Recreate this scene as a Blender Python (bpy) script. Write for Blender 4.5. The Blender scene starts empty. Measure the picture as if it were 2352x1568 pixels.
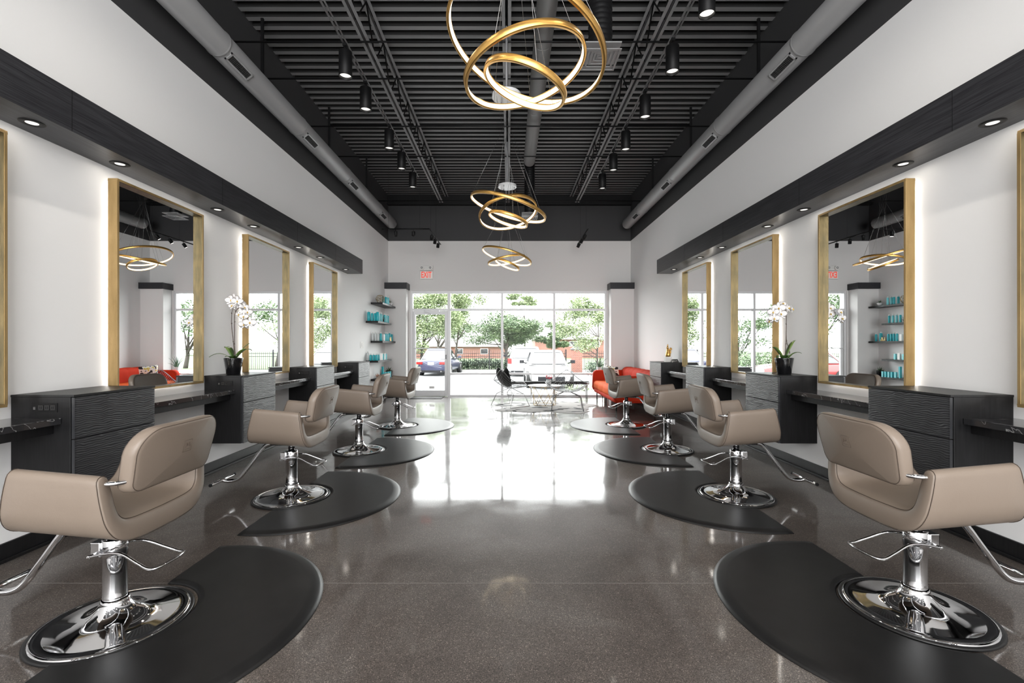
import bpy, bmesh, math, random
from mathutils import Vector, Matrix, noise
rnd = random.Random(7)
PI = math.pi
sc = bpy.context.scene
COL = sc.collection

# ------------------------------------------------------------------ camera, world, exposure
cam_d = bpy.data.cameras.new('camera'); cam = bpy.data.objects.new('camera', cam_d); COL.objects.link(cam)
cam.location = (0, 0, 1.29); cam.rotation_euler = (PI/2, 0, 0)
cam_d.sensor_width = 36; cam_d.lens = 1045/2352*36
cam_d.shift_x = 8/2352; cam_d.shift_y = 9/2352
cam_d.clip_start = .02; cam_d.clip_end = 400
sc.camera = cam
sc.view_settings.view_transform = 'Standard'; sc.view_settings.look = 'None'
sc.view_settings.gamma = 1; sc.view_settings.use_curve_mapping = False
sc.view_settings.exposure = 1.15
sc.cycles.use_denoising = True; sc.cycles.adaptive_threshold = .025
sc.cycles.max_bounces = 8; sc.cycles.diffuse_bounces = 4; sc.cycles.glossy_bounces = 4
sc.cycles.transparent_max_bounces = 12; sc.cycles.transmission_bounces = 2
sc.cycles.caustics_reflective = False; sc.cycles.caustics_refractive = False
sc.cycles.sample_clamp_indirect = 6
SKY = 5.0
world = bpy.data.worlds.new('sky'); sc.world = world; world.use_nodes = True
world.node_tree.nodes['Background'].inputs[0].default_value = (1, 1, 1, 1)
world.node_tree.nodes['Background'].inputs[1].default_value = SKY
DOWN_W, CYL_W, TRACK_W, LED_E = .12, .02, .03, 12.0     # watts / strength of the room's own lamps
RING_E = 1.7

XL, XR, YB, YR = -3.02, 3.065, 11.42, -4.0
ZP, ZD = 3.91, 5.06                                      # paint line, deck underside
def portal(name, loc, rot, sx, sy):
    l = bpy.data.lights.new(name, 'AREA'); l.shape = 'RECTANGLE'; l.size = sx; l.size_y = sy
    l.cycles.is_portal = True
    o = bpy.data.objects.new(name, l); o.location = loc; o.rotation_euler = rot; COL.objects.link(o)
portal('window_portal', (0, 11.6, 1.33), (-PI/2, 0, 0), 4.96, 2.66)
portal('rear_fill_portal', (0, -4.2, 2.5), (PI/2, 0, 0), 5.6, 4.8)  # sampling guide for the added rear opening

# ------------------------------------------------------------------ materials
def mat(name, color, rough=.5, metal=0., coat=0., coat_r=.05, emit=None, es=0., spec=None, sheen=0):
    m = bpy.data.materials.new(name); m.use_nodes = True
    b = m.node_tree.nodes['Principled BSDF']
    b.inputs['Base Color'].default_value = (*color, 1); b.inputs['Roughness'].default_value = rough
    b.inputs['Metallic'].default_value = metal; b.inputs['Coat Weight'].default_value = coat
    b.inputs['Coat Roughness'].default_value = coat_r; b.inputs['Sheen Weight'].default_value = sheen
    if spec is not None: b.inputs['Specular IOR Level'].default_value = spec
    if emit: b.inputs['Emission Color'].default_value = (*emit, 1); b.inputs['Emission Strength'].default_value = es
    return m
def nd(m, t, **kw):
    n = m.node_tree.nodes.new(t)
    for k, v in kw.items():
        if k in n.inputs.keys(): n.inputs[k].default_value = v
        else: setattr(n, k, v)
    return n
def ln(m, a, ao, b, bi): m.node_tree.links.new(a.outputs[ao], b.inputs[bi])
def bsdf(m): return m.node_tree.nodes['Principled BSDF']
def coords(m, scale=(1, 1, 1), src='Object', rot=(0, 0, 0)):
    tc = nd(m, 'ShaderNodeTexCoord'); mp = nd(m, 'ShaderNodeMapping')
    mp.inputs['Scale'].default_value = scale; mp.inputs['Rotation'].default_value = rot
    ln(m, tc, src, mp, 'Vector'); return mp
def ramp(m, stops):
    r = nd(m, 'ShaderNodeValToRGB'); e = r.color_ramp.elements
    while len(e) < len(stops): e.new(.5)
    for i, (p, c) in enumerate(stops): e[i].position = p; e[i].color = (*c, 1)
    return r
def noisy(m, c1, c2, scale=5, detail=4, sc3=(1, 1, 1), p=(.35, .65), src='Object', rough=.5):
    mp = coords(m, sc3, src); n = nd(m, 'ShaderNodeTexNoise', Scale=scale, Detail=detail, Roughness=rough); ln(m, mp, 0, n, 'Vector')
    r = ramp(m, [(p[0], c1), (p[1], c2)]); ln(m, n, 'Fac', r, 'Fac'); ln(m, r, 'Color', bsdf(m), 'Base Color')
    return n
def bump(m, n, out='Fac', strength=.2, dist=.002):
    b = nd(m, 'ShaderNodeBump', Strength=strength, Distance=dist); ln(m, n, out, b, 'Height'); ln(m, b, 'Normal', bsdf(m), 'Normal')
def nbump(m, scale, strength, dist, detail=3, sc3=(1, 1, 1)):
    mp = coords(m, sc3); n = nd(m, 'ShaderNodeTexNoise', Scale=scale, Detail=detail); ln(m, mp, 0, n, 'Vector'); bump(m, n, 'Fac', strength, dist)

M = {}
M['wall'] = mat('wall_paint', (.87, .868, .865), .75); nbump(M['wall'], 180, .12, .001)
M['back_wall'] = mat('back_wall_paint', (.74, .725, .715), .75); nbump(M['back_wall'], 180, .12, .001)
M['dark'] = mat('charcoal_paint', (.046, .046, .048), .6, spec=.3)
M['deck'] = mat('deck_paint', (.23, .23, .233), .5); M['deck_shade'] = mat('deck_recess_shade', (.012, .012, .012), .8)  # second, near-black colour paints the shade into the deck webs and recesses
M['steel'] = mat('painted_steel', (.24, .24, .245), .45)
M['duct'] = mat('duct_paint', (.28, .28, .282), .42, .25)
M['ductc'] = mat('centre_duct_paint', (.33, .33, .33), .45, .2)
M['black'] = mat('matte_black', (.005, .005, .0055), .5, spec=.25)
M['blackgloss'] = mat('black_gloss', (.006, .006, .007), .12, 0, .5)
M['rubber'] = mat('rubber', (.006, .006, .0065), .4)
M['slat'] = mat('vent_dark', (.02, .02, .02), .6)
# polished concrete
m = M['floor'] = mat('polished_concrete', (.15, .13, .12), .5, 0, 1, .07, spec=.15)
mp = coords(m)
n1 = nd(m, 'ShaderNodeTexNoise', Scale=1.3, Detail=7, Roughness=.62, Distortion=.4); ln(m, mp, 0, n1, 'Vector')
n2 = nd(m, 'ShaderNodeTexNoise', Scale=230, Detail=3, Roughness=.75); ln(m, mp, 0, n2, 'Vector')
v = nd(m, 'ShaderNodeTexVoronoi', Scale=250); ln(m, mp, 0, v, 'Vector'); sx_ = nd(m, 'ShaderNodeSeparateXYZ'); ln(m, v, 'Color', sx_, 0)
r1 = ramp(m, [(.3, (.066, .056, .051)), (.5, (.098, .084, .076)), (.7, (.140, .128, .120))]); ln(m, n1, 'Fac', r1, 'Fac')
r2 = ramp(m, [(.34, (.40, .38, .37)), (.5, (1, 1, 1)), (.66, (1.7, 1.66, 1.62))]); ln(m, n2, 'Fac', r2, 'Fac')
r3 = ramp(m, [(.0, (.25, .24, .24)), (.25, (.7, .7, .7)), (.75, (1.1, 1.1, 1.1)), (.93, (1.5, 1.46, 1.42)), (1, (3.2, 3.1, 3.0))]); ln(m, sx_, 0, r3, 'Fac')
x1 = nd(m, 'ShaderNodeMix', data_type='RGBA', blend_type='MULTIPLY'); x1.inputs[0].default_value = 1
ln(m, r1, 'Color', x1, 6); ln(m, r2, 'Color', x1, 7)
x2 = nd(m, 'ShaderNodeMix', data_type='RGBA', blend_type='MULTIPLY'); x2.inputs[0].default_value = .6
ln(m, x1, 2, x2, 6); ln(m, r3, 'Color', x2, 7); ln(m, x2, 2, bsdf(m), 'Base Color')
rr = nd(m, 'ShaderNodeMapRange'); rr.inputs[1].default_value = .3; rr.inputs[2].default_value = .7; rr.inputs[3].default_value = .03; rr.inputs[4].default_value = .14
n3 = nd(m, 'ShaderNodeTexNoise', Scale=2.2, Detail=5, Roughness=.65); ln(m, mp, 0, n3, 'Vector'); ln(m, n3, 'Fac', rr, 0); ln(m, rr, 0, bsdf(m), 'Coat Roughness')
bb = nd(m, 'ShaderNodeBump', Strength=.05, Distance=.002); n4 = nd(m, 'ShaderNodeTexNoise', Scale=6, Detail=2); ln(m, mp, 0, n4, 'Vector')
ln(m, n4, 'Fac', bb, 'Height'); ln(m, bb, 'Normal', bsdf(m), 'Coat Normal')
bsdf(m).inputs['Coat IOR'].default_value = 1.42
M['joint'] = mat('joint_filler', (.17, .155, .145), .7)
# woods
def blackwood(name, c1, c2, sc3, rough=.4):
    m = mat(name, c1, rough, 0, .0, .2, spec=.3); n = noisy(m, c1, c2, 30, 4, sc3, (.35, .7)); bump(m, n, 'Fac', .25, .001); return m
M['soffit'] = blackwood('soffit_wood', (.018, .018, .021), (.046, .047, .052), (6, .12, 6), .36)
M['cab'] = blackwood('cabinet_wood', (.004, .004, .0045), (.009, .009, .010), (3, 3, .2), .42)
M['front'] = mat('wave_carved_front', (.019, .020, .023), .38, 0, .1, .25)
m = M['marble'] = mat('black_marble', (.012, .012, .013), .16, 0, .5, .05)
mp = coords(m); w = nd(m, 'ShaderNodeTexNoise', Scale=2.4, Detail=4, Roughness=.5, Distortion=2.2); ln(m, mp, 0, w, 'Vector')
r = ramp(m, [(.0, (.014, .014, .016)), (.492, (.018, .018, .02)), (.5, (.28, .28, .28)), (.508, (.018, .018, .02)), (1, (.05, .05, .055))]); ln(m, w, 'Fac', r, 'Fac')
ln(m, r, 'Color', bsdf(m), 'Base Color')
m = M['gold'] = mat('gold_leaf_frame', (.55, .36, .14), .42, .55)
n = noisy(m, (.44, .30, .135), (.27, .18, .07), 14, 5, (1, 1, .25), (.3, .75)); 
v = nd(m, 'ShaderNodeTexVoronoi', Scale=160); mp = coords(m, (1, 1, .45)); ln(m, mp, 0, v, 'Vector'); bump(m, v, 'Distance', .35, .0015)
m = M['goldin'] = mat('dark_gold_leaf', (.2, .15, .07), .4, .7)
noisy(m, (.17, .125, .055), (.085, .068, .034), 22, 5, (1, 1, .3), (.3, .7)); v = nd(m, 'ShaderNodeTexVoronoi', Scale=120); mp = coords(m, (1, 1, .4)); ln(m, mp, 0, v, 'Vector'); bump(m, v, 'Distance', .25, .0012)
M['brass'] = mat('brass_ring', (.58, .34, .10), .3, .9)
M['brasswire'] = mat('brass_wire', (.45, .34, .17), .3, .9)
M['wirepaint'] = mat('grey_wire', (.30, .30, .30), .3, .7)
M['mirror'] = mat('mirror_glass', (.87, .885, .89), .0, 1.)
M['chrome'] = mat('chrome', (.72, .72, .73), .05, 1.)
M['chromewire'] = mat('chrome_wire', (.22, .22, .22), .25, .9)
m = M['leather'] = mat('taupe_leather', (.205, .163, .130), .42, 0, .06, .3, spec=.4)
nbump(m, 260, .25, .0008, 2)
M['seam'] = mat('stitching', (.06, .042, .03), .7)
M['emboss'] = mat('embossed_mark', (.125, .092, .070), .6)
m = M['mat'] = mat('anti_fatigue_mat', (.012, .012, .0125), .4, spec=.45)
n = noisy(m, (.0045, .0045, .005), (.0085, .0085, .009), 9, 6, (1, 1, 1), (.35, .7)); nbump(m, 300, .2, .0006)
M['alu'] = mat('window_aluminium', (.74, .74, .75), .4, .1)
m = M['glass'] = bpy.data.materials.new('window_glass'); m.use_nodes = True; t = m.node_tree; t.nodes.clear()
o = t.nodes.new('ShaderNodeOutputMaterial'); mx = t.nodes.new('ShaderNodeMixShader'); tr = t.nodes.new('ShaderNodeBsdfTransparent'); gl = t.nodes.new('ShaderNodeBsdfGlossy'); fr = t.nodes.new('ShaderNodeFresnel')
gl.inputs['Roughness'].default_value = .0; fr.inputs[0].default_value = 1.12; tr.inputs[0].default_value = (.97, .985, .98, 1)
t.links.new(fr.outputs[0], mx.inputs[0]); t.links.new(tr.outputs[0], mx.inputs[1]); t.links.new(gl.outputs[0], mx.inputs[2]); t.links.new(mx.outputs[0], o.inputs[0])
def emat(name, c, s):
    m = bpy.data.materials.new(name); m.use_nodes = True; t = m.node_tree; t.nodes.clear()
    o = t.nodes.new('ShaderNodeOutputMaterial'); e = t.nodes.new('ShaderNodeEmission'); e.inputs[0].default_value = (*c, 1); e.inputs[1].default_value = s
    t.links.new(e.outputs[0], o.inputs[0]); return m
M['lens'] = emat('lamp_lens', (1, .95, .86), .85)
M['led'] = emat('mirror_led', (1, .95, .88), LED_E)
M['ringled'] = emat('ring_led', (1, .84, .58), RING_E)
M['white'] = mat('white_plastic', (.75, .74, .72), .4)
M['whitegloss'] = mat('white_ceramic', (.75, .75, .75), .2, 0, .5)
M['exitred'] = mat('exit_letters', (.7, .06, .04), .5, emit=(1, .10, .06), es=.22)
M['exitface'] = mat('exit_face', (.8, .72, .68), .5, emit=(1, .85, .8), es=.05)
M['teal'] = mat('teal_bottle', (.02, .40, .46), .3); M['teal2'] = mat('light_teal_bottle', (.16, .56, .60), .3)
M['clear'] = mat('pale_bottle', (.62, .66, .66), .25)
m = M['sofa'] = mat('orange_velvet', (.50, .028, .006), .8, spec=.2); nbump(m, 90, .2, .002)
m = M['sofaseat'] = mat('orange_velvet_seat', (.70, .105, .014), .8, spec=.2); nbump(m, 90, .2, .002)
M['petal'] = mat('orchid_petal', (.82, .80, .80), .5); M['petal'].node_tree.nodes['Principled BSDF'].inputs['Subsurface Weight'].default_value = .0
M['stem'] = mat('orchid_stem', (.05, .03, .022), .5)
m = M['leaf'] = mat('orchid_leaf', (.06, .13, .025), .35); noisy(m, (.04, .10, .02), (.12, .19, .04), 8)
M['yellow'] = mat('orchid_lip', (.65, .42, .05), .5)
M['soil'] = mat('potting_soil', (.04, .03, .02), .9)
m = M['aloe'] = mat('aloe_leaf', (.09, .17, .10), .45)
M['succ'] = mat('succulent_leaf', (.05, .10, .04), .5)
M['coral'] = mat('coral_succulent', (.55, .25, .14), .5)
m = M['hide'] = mat('cowhide', (.7, .7, .7), .85); n = noisy(m, (.012, .012, .012), (.50, .49, .475), 2.6, 3, (1, 1.4, 1), (.40, .43))
m = M['pillow'] = mat('patterned_pillow', (.7, .68, .6), .8)
mp = coords(m); v = nd(m, 'ShaderNodeTexNoise', Scale=14, Detail=2); ln(m, mp, 0, v, 'Vector')
r = ramp(m, [(.0, (.02, .02, .02)), (.44, (.75, .73, .68)), (.56, (.8, .78, .72)), (.6, (.62, .5, .08))]); r.color_ramp.interpolation = 'CONSTANT'
ln(m, v, 'Fac', r, 'Fac'); ln(m, r, 'Color', bsdf(m), 'Base Color')
M['redflower'] = mat('red_flower', (.6, .01, .03), .6)
# outside
m = M['asphalt'] = mat('asphalt', (.20, .205, .21), .9); noisy(m, (.16, .165, .17), (.22, .225, .23), 2, 5)
M['concrete'] = mat('sidewalk_concrete', (.3, .29, .28), .9)
m = M['grass'] = mat('grass', (.10, .18, .05), .9); noisy(m, (.05, .085, .03), (.10, .14, .06), 12, 5)
m = M['leaves1'] = mat('tree_leaves', (.07, .14, .05), .6); noisy(m, (.05, .088, .045), (.15, .21, .10), 9, 3, src='Generated')
m = M['leaves2'] = mat('pale_tree_leaves', (.17, .27, .09), .6); noisy(m, (.15, .20, .10), (.33, .39, .22), 9, 3, src='Generated')
M['hedge'] = mat('hedge_leaves', (.022, .042, .024), .6)
M['bark'] = mat('bark', (.05, .042, .036), .9)
M['iron'] = mat('fence_iron', (.012, .012, .014), .5, spec=.2)
m = M['brick'] = mat('red_brick', (.42, .14, .09), .85)
mp = coords(m, (1, 1, 1), 'Object', (PI/2, 0, 0)); b_ = nd(m, 'ShaderNodeTexBrick', Scale=4.5); b_.inputs['Color1'].default_value = (.20, .07, .045, 1); b_.inputs['Color2'].default_value = (.15, .05, .035, 1); b_.inputs['Mortar'].default_value = (.25, .22, .2, 1)
ln(m, mp, 0, b_, 'Vector'); ln(m, b_, 'Color', bsdf(m), 'Base Color')
M['stone'] = mat('cap_stone', (.09, .088, .085), .9)
M['roof'] = mat('grey_shingles', (.22, .215, .21), .9)
M['bluecar'] = mat('blue_car_paint', (.022, .026, .060), .3, .2, .6, .05)
M['whitecar'] = mat('white_car_paint', (.42, .42, .42), .3, 0, .5, .03)
M['redcar'] = mat('red_car_paint', (.20, .008, .008), .3, .1, .6, .03)
M['carglass'] = mat('car_glass', (.03, .033, .036), .04, 0, 1, .02, spec=.5)
M['tail'] = mat('tail_light', (.22, .01, .01), .2)
M['tire'] = mat('tyre', (.012, .012, .012), .8)
M['darkdish'] = mat('glass_grey', (.2, .2, .2), .2)

# ------------------------------------------------------------------ mesh builder
class MB:
    def __init__(s): s.v = []; s.f = []; s.m = []; s.sm = []
    def add(s, vs, fs, mi=0, smooth=False):
        o = len(s.v); s.v += [tuple(p) for p in vs]
        for f in fs: s.f.append(tuple(i+o for i in f)); s.m.append(mi); s.sm.append(smooth)
        return s
    def box(s, x0, x1, y0, y1, z0, z1, mi=0):
        x0, x1 = min(x0, x1), max(x0, x1)
        return s.add([(x, y, z) for z in (z0, z1) for y in (y0, y1) for x in (x0, x1)],
              [(0, 2, 3, 1), (4, 5, 7, 6), (0, 1, 5, 4), (2, 6, 7, 3), (0, 4, 6, 2), (1, 3, 7, 5)], mi)
    def loft(s, rings, mi=0, closed=True, cap=True, smooth=True):
        n = len(rings[0]); vs = [p for r in rings for p in r]; fs = []
        for i in range(len(rings)-1):
            for j in range(n if closed else n-1):
                k = (j+1) % n; fs.append((i*n+j, i*n+k, (i+1)*n+k, (i+1)*n+j))
        s.add(vs, fs, mi, smooth)
        if cap and closed:
            s.add(rings[0], [tuple(range(n))[::-1]], mi, False); s.add(rings[-1], [tuple(range(n))], mi, False)
        return s
    def tube(s, pts, r, seg=8, closed=False, mi=0, cap=True):
        pts = [Vector(p) for p in pts]; n = len(pts); rs = r if isinstance(r, (list, tuple)) else [r]*n
        up = None; rings = []
        for i, p in enumerate(pts):
            if closed: t = pts[(i+1) % n]-pts[i-1]
            else: t = pts[min(i+1, n-1)]-pts[max(i-1, 0)]
            t = t.normalized() if t.length > 1e-9 else Vector((0, 0, 1))
            if up is None:
                a = Vector((0, 0, 1)) if abs(t.z) < .9 else Vector((1, 0, 0)); up = (a-t*a.dot(t)).normalized()
            else:
                up = up-t*up.dot(t); up = up.normalized() if up.length > 1e-6 else t.orthogonal().normalized()
            w = t.cross(up)
            rings.append([p+(up*math.cos(2*PI*k/seg)+w*math.sin(2*PI*k/seg))*rs[i] for k in range(seg)])
        if closed: rings.append(rings[0])
        return s.loft(rings, mi, True, cap and not closed)
    def lathe(s, prof, seg=32, c=(0, 0, 0), mi=0, cap=True):
        rings = [[(c[0]+r*math.cos(2*PI*k/seg), c[1]+r*math.sin(2*PI*k/seg), c[2]+z) for k in range(seg)] for r, z in prof]
        return s.loft(rings, mi, True, cap)
    def prism(s, poly, z0, z1, mi=0):
        n = len(poly); s.add([(x, y, z0) for x, y in poly]+[(x, y, z1) for x, y in poly],
            [tuple(range(n))[::-1], tuple(range(n, 2*n))]+[(i, (i+1) % n, n+(i+1) % n, n+i) for i in range(n)], mi); return s
    def build(s, name, mats, parent=None, bevel=0, sub=0, fixn=True, loc=None):
        me = bpy.data.meshes.new(name); me.from_pydata(s.v, [], s.f)
        if not isinstance(mats, (list, tuple)): mats = [mats]
        for m in mats: me.materials.append(M[m] if isinstance(m, str) else m)
        me.polygons.foreach_set('material_index', s.m); me.polygons.foreach_set('use_smooth', s.sm)
        if fixn and len(s.f) < 60000:
            bm = bmesh.new(); bm.from_mesh(me)
            if len(s.v) < 30000: bmesh.ops.remove_doubles(bm, verts=bm.verts, dist=1e-6)
            bmesh.ops.recalc_face_normals(bm, faces=bm.faces); bm.to_mesh(me); bm.free()
        me.update()
        o = bpy.data.objects.new(name, me); COL.objects.link(o)
        if parent: o.parent = parent
        if loc: o.location = loc
        if bevel:
            b = o.modifiers.new('bevel', 'BEVEL'); b.width = bevel; b.segments = 2; b.limit_method = 'ANGLE'; b.angle_limit = math.radians(40)
        if sub:
            b = o.modifiers.new('sub', 'SUBSURF'); b.levels = sub; b.render_levels = sub
        return o
def box(name, m, x0, x1, y0, y1, z0, z1, parent=None, bevel=0): return MB().box(x0, x1, y0, y1, z0, z1).build(name, m, parent, bevel)
def empty(name, loc=(0, 0, 0), rz=0):
    o = bpy.data.objects.new(name, None); o.empty_display_size = .1; COL.objects.link(o); o.location = loc; o.rotation_euler = (0, 0, rz); return o
def tag(o, label=None, cat=None, group=None, kind=None):
    if label: o['label'] = label
    if cat: o['category'] = cat
    if group: o['group'] = group
    if kind: o['kind'] = kind
    return o
def struct(o): o['kind'] = 'structure'; return o
def kids(o): return [c for c in bpy.data.objects if c.parent == o]
def copy_tree(o, parent=None, cache={}):
    c = o.copy(); COL.objects.link(c)
    if parent: c.parent = parent
    for ch in list(o.children): copy_tree(ch, c)
    return c
def place(o, loc, rz=0, label=None, cat=None, group=None):
    o.location = loc; o.rotation_euler = (0, 0, rz); return tag(o, label, cat, group)
def text_mesh(name, txt, size, m, parent=None, extrude=.002, loc=(0, 0, 0), rot=(PI/2, 0, 0), sx=1., bold=0.):
    c = bpy.data.curves.new('t', 'FONT'); c.body = txt; c.size = size; c.extrude = extrude; c.offset = bold; c.align_x = 'CENTER'; c.align_y = 'CENTER'
    o = bpy.data.objects.new('t', c); COL.objects.link(o); bpy.context.view_layer.update()
    me = bpy.data.meshes.new_from_object(o.evaluated_get(bpy.context.evaluated_depsgraph_get())); bpy.data.objects.remove(o)
    me.materials.clear(); me.materials.append(M[m]); n = bpy.data.objects.new(name, me); COL.objects.link(n)
    n.location = loc; n.rotation_euler = rot; n.scale = (sx, 1, 1)
    if parent: n.parent = parent
    return n
def lamp(name, parent, loc, size, watts, color=(1, .93, .84), spread=PI, rot=(0, 0, 0)):
    l = bpy.data.lights.new(name, 'AREA'); l.shape = 'DISK'; l.size = size; l.energy = watts; l.color = color; l.spread = spread
    o = bpy.data.objects.new(name, l); COL.objects.link(o); o.location = loc; o.rotation_euler = rot
    if parent: o.parent = parent
    return o
def arc(c, r, a0, a1, n): return [(c[0]+r*math.cos(a0+(a1-a0)*i/n), c[1]+r*math.sin(a0+(a1-a0)*i/n)) for i in range(n+1)]
def smooth_path(pts, n=8):
    P = [Vector(p) for p in pts]; P = [P[0]*2-P[1]]+P+[P[-1]*2-P[-2]]; out = []
    for i in range(1, len(P)-2):
        for k in range(n):
            t = k/n; a, b, c, d = P[i-1:i+3]
            out.append(.5*((2*b)+(c-a)*t+(2*a-5*b+4*c-d)*t*t+(3*b-a-3*c+d)*t**3))
    out.append(P[-2]); return out

# ================================================================== THE SHELL
struct(box('floor', 'floor', XL-.1, XR+.1, YR, YB+.25, -.12, 0))
fj = MB()
for y in (2.47, 8.62): fj.box(XL+.02, XR-.02, y-.0018, y+.0018, 0, .0005)
struct(fj.build('trim_9', 'joint'))
def side_wall(name, x0, x1):
    b = MB(); b.box(x0, x1, YR, YB+.25, -.12, ZP, 0); b.box(x0, x1, YR, YB+.25, ZP, ZD+.12, 1); struct(b.build(name, ['wall', 'dark']))
side_wall('wall_left', XL-.2, XL); side_wall('wall_right', XR, XR+.2)
WX = 2.47; WT = 2.66          # window opening
b = MB()
b.box(XL, -WX, YB, YB+.25, 0, ZP, 0); b.box(WX, XR, YB, YB+.25, 0, ZP, 0); b.box(-WX, WX, YB, YB+.25, WT, ZP, 0); b.box(XL, XR, YB, YB+.25, ZP, ZD+.12, 1)
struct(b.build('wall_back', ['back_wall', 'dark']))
b = MB(); b.box(XL, -2.8, YR-.2, YR, 0, ZP); b.box(2.8, XR, YR-.2, YR, 0, ZP); b.box(XL, XR, YR-.2, YR, 4.9, ZD+.12, 1)
struct(b.build('wall_rear', ['wall', 'dark']))
# corrugated roof deck: ribs run across the room
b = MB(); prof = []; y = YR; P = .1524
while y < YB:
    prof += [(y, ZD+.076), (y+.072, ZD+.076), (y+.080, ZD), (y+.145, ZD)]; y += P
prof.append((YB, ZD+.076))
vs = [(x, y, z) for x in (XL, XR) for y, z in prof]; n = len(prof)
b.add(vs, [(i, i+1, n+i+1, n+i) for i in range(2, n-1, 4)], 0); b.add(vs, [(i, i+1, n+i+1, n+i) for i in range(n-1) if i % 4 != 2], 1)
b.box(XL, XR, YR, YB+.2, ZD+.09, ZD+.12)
struct(b.build('ceiling', ['deck', 'deck_shade'], fixn=False))
# ledger beam at the back under the deck
struct(MB().box(XL, XR, YB-.12, YB, 4.79, 4.83).box(XL, XR, YB-.05, YB, 4.83, ZD).build('trim_10', 'black'))
# baseboards
for s, nm, x in ((1, 'baseboard_left', XL), (-1, 'baseboard_right', XR)):
    b = MB(); b.box(x, x+s*.016, YR, YB-.3, 0, .11); b.box(x, x+s*.035, YR, YB-.3, 0, .022)
    struct(b.build(nm, 'cab', bevel=.003))
# columns with black caps
for nm, x0, x1 in (('trim_1', XL, -2.505), ('trim_2', 2.505, XR)):
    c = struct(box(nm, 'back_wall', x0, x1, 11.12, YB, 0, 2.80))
    cx0, cx1 = (x0, x1+.03) if x0 < 0 else (x0-.03, x1)
    box('column_cap', 'soffit', cx0, cx1, 11.06, YB, 2.67, 2.82, c)
# soffit beams
for s, nm in ((1, 'trim_3'), (-1, 'trim_4')):
    x = XL if s > 0 else XR
    b = MB(); b.box(x, x+s*.285, YR, 8.53, 2.63, 2.89)
    o = struct(b.build(nm, 'soffit', bevel=.002))
    g = MB()
    for yy in (1.6, 2.85, 4.35, 5.9, 7.2): g.box(x+s*.2845, x+s*.2862, yy-.0012, yy+.0012, 2.632, 2.888)
    g.build('panel_joint', 'black', o)

# storefront window and door
def bars(b, horiz, vert, y0, y1):
    for (x0, x1, z0, z1) in horiz+vert: b.box(x0, x1, y0, y1, z0, z1)
XM = [-2.47, -1.50, -.16, 1.15, 2.47]     # mullion lines
y0, y1 = 11.44, 11.55
w1 = empty('window_1', (0, 11.5, 0)); struct(w1)
b = MB(); f_ = []
mw = .03
f_ += [(-2.47, 2.47, 2.60, 2.66), (-2.47, 2.47, 2.165, 2.215), (XM[1]+.03, 2.47, .55, .60), (XM[1]+.03, 2.47, 0, .045)]
f_ += [(-2.47, -2.41, 0, 2.66), (XM[1]-.035, XM[1]+.035, 0, 2.66), (XM[2]-mw, XM[2]+mw, 0, 2.66), (XM[3]-mw, XM[3]+mw, 0, 2.66), (2.42, 2.47, 0, 2.66)]
for (a, c, z0, z1) in f_: hz = (c-a) > 1; b.box(a+.002*hz, c-.002*hz, y0-11.5+.004*hz, y1-11.5-.004*hz, z0+(0 if hz else .001), z1-(0 if hz else .001))
b.build('window_frame', 'alu', w1, fixn=False)
for i in range(4):
    a, c = XM[i]+.03, XM[i+1]-.03
    MB().box(a, c, -.004, .002, 2.21, 2.605).build('window_pane', 'glass', w1)
    if i:
        MB().box(a, c, -.004, .002, .595, 2.17).build('window_pane', 'glass', w1)
        MB().box(a, c, -.004, .002, .04, .555).build('window_pane', 'glass', w1)
d1 = empty('door_1', (0, 11.5, 0)); struct(d1)
b = MB(); a, c = -2.405, -1.54
for q in ((a, a+.065, .01, 2.155), (c-.065, c, .01, 2.155), (a+.065, c-.065, 2.07, 2.155), (a+.065, c-.065, .01, .16)): b.box(q[0], q[1], -.045, .015, q[2], q[3])
b.build('door_leaf', 'alu', d1, bevel=.004)
MB().box(a+.065, c-.065, -.015, -.009, .16, 2.07).build('door_pane', 'glass', d1)
MB().tube([(a+.03, -.10, 1.215), (c-.03, -.10, 1.215)], .012).box(a+.02, a+.04, -.10, -.04, 1.205, 1.225).box(c-.04, c-.02, -.10, -.04, 1.205, 1.225).build('push_bar', 'alu', d1)
b = MB(); b.box(a+.18, a+.42, -.10, -.05, 2.17, 2.205); b.tube([(a+.3, -.09, 2.17), (a+.3, -.14, 2.12), (a+.44, -.07, 2.09)], .008); b.build('door_closer', 'alu', d1)
b = MB(); b.tube([(c-.03, -.05, 1.05), (c-.03, -.09, 1.05), (c-.03, -.09, .95), (c-.03, -.05, .95)], .008); b.build('door_lock', 'black', d1)
b = MB(); b.box(-2.0, -1.87, -.019, -.016, .2, .26); o = b.build('sticker', 'white', d1); o['label'] = 'small white sticker low on the door glass'
b = MB()
for k, (w_, z) in enumerate(((.30, 1.64), (.20, 1.61), (.24, 1.55), (.18, 1.50), (.22, 1.44))):
    xx = -1.95-w_/2
    while xx < -1.95+w_/2: l = rnd.uniform(.008, .03); b.box(xx, xx+l, -.018, -.016, z, z+.012); xx += l+.008
o = b.build('door_lettering', 'white', d1); o['label'] = 'faint rows of small white lettering'
# unseen glazed opening behind the camera, added to bring in fill daylight
w2 = empty('rear_fill_window', (0, YR-.1, 0)); struct(w2); b = MB()
for q in ((-2.8, 2.8, 0, .06), (-2.8, 2.8, 4.84, 4.9), (-2.8, -2.74, 0, 4.9), (2.74, 2.8, 0, 4.9), (-.93, -.87, 0, 4.9), (.87, .93, 0, 4.9), (-2.8, 2.8, 2.4, 2.45)): b.box(q[0], q[1], -.04, .04, q[2], q[3])
b.build('window_frame', 'alu', w2)  # frame of the added rear opening

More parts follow.
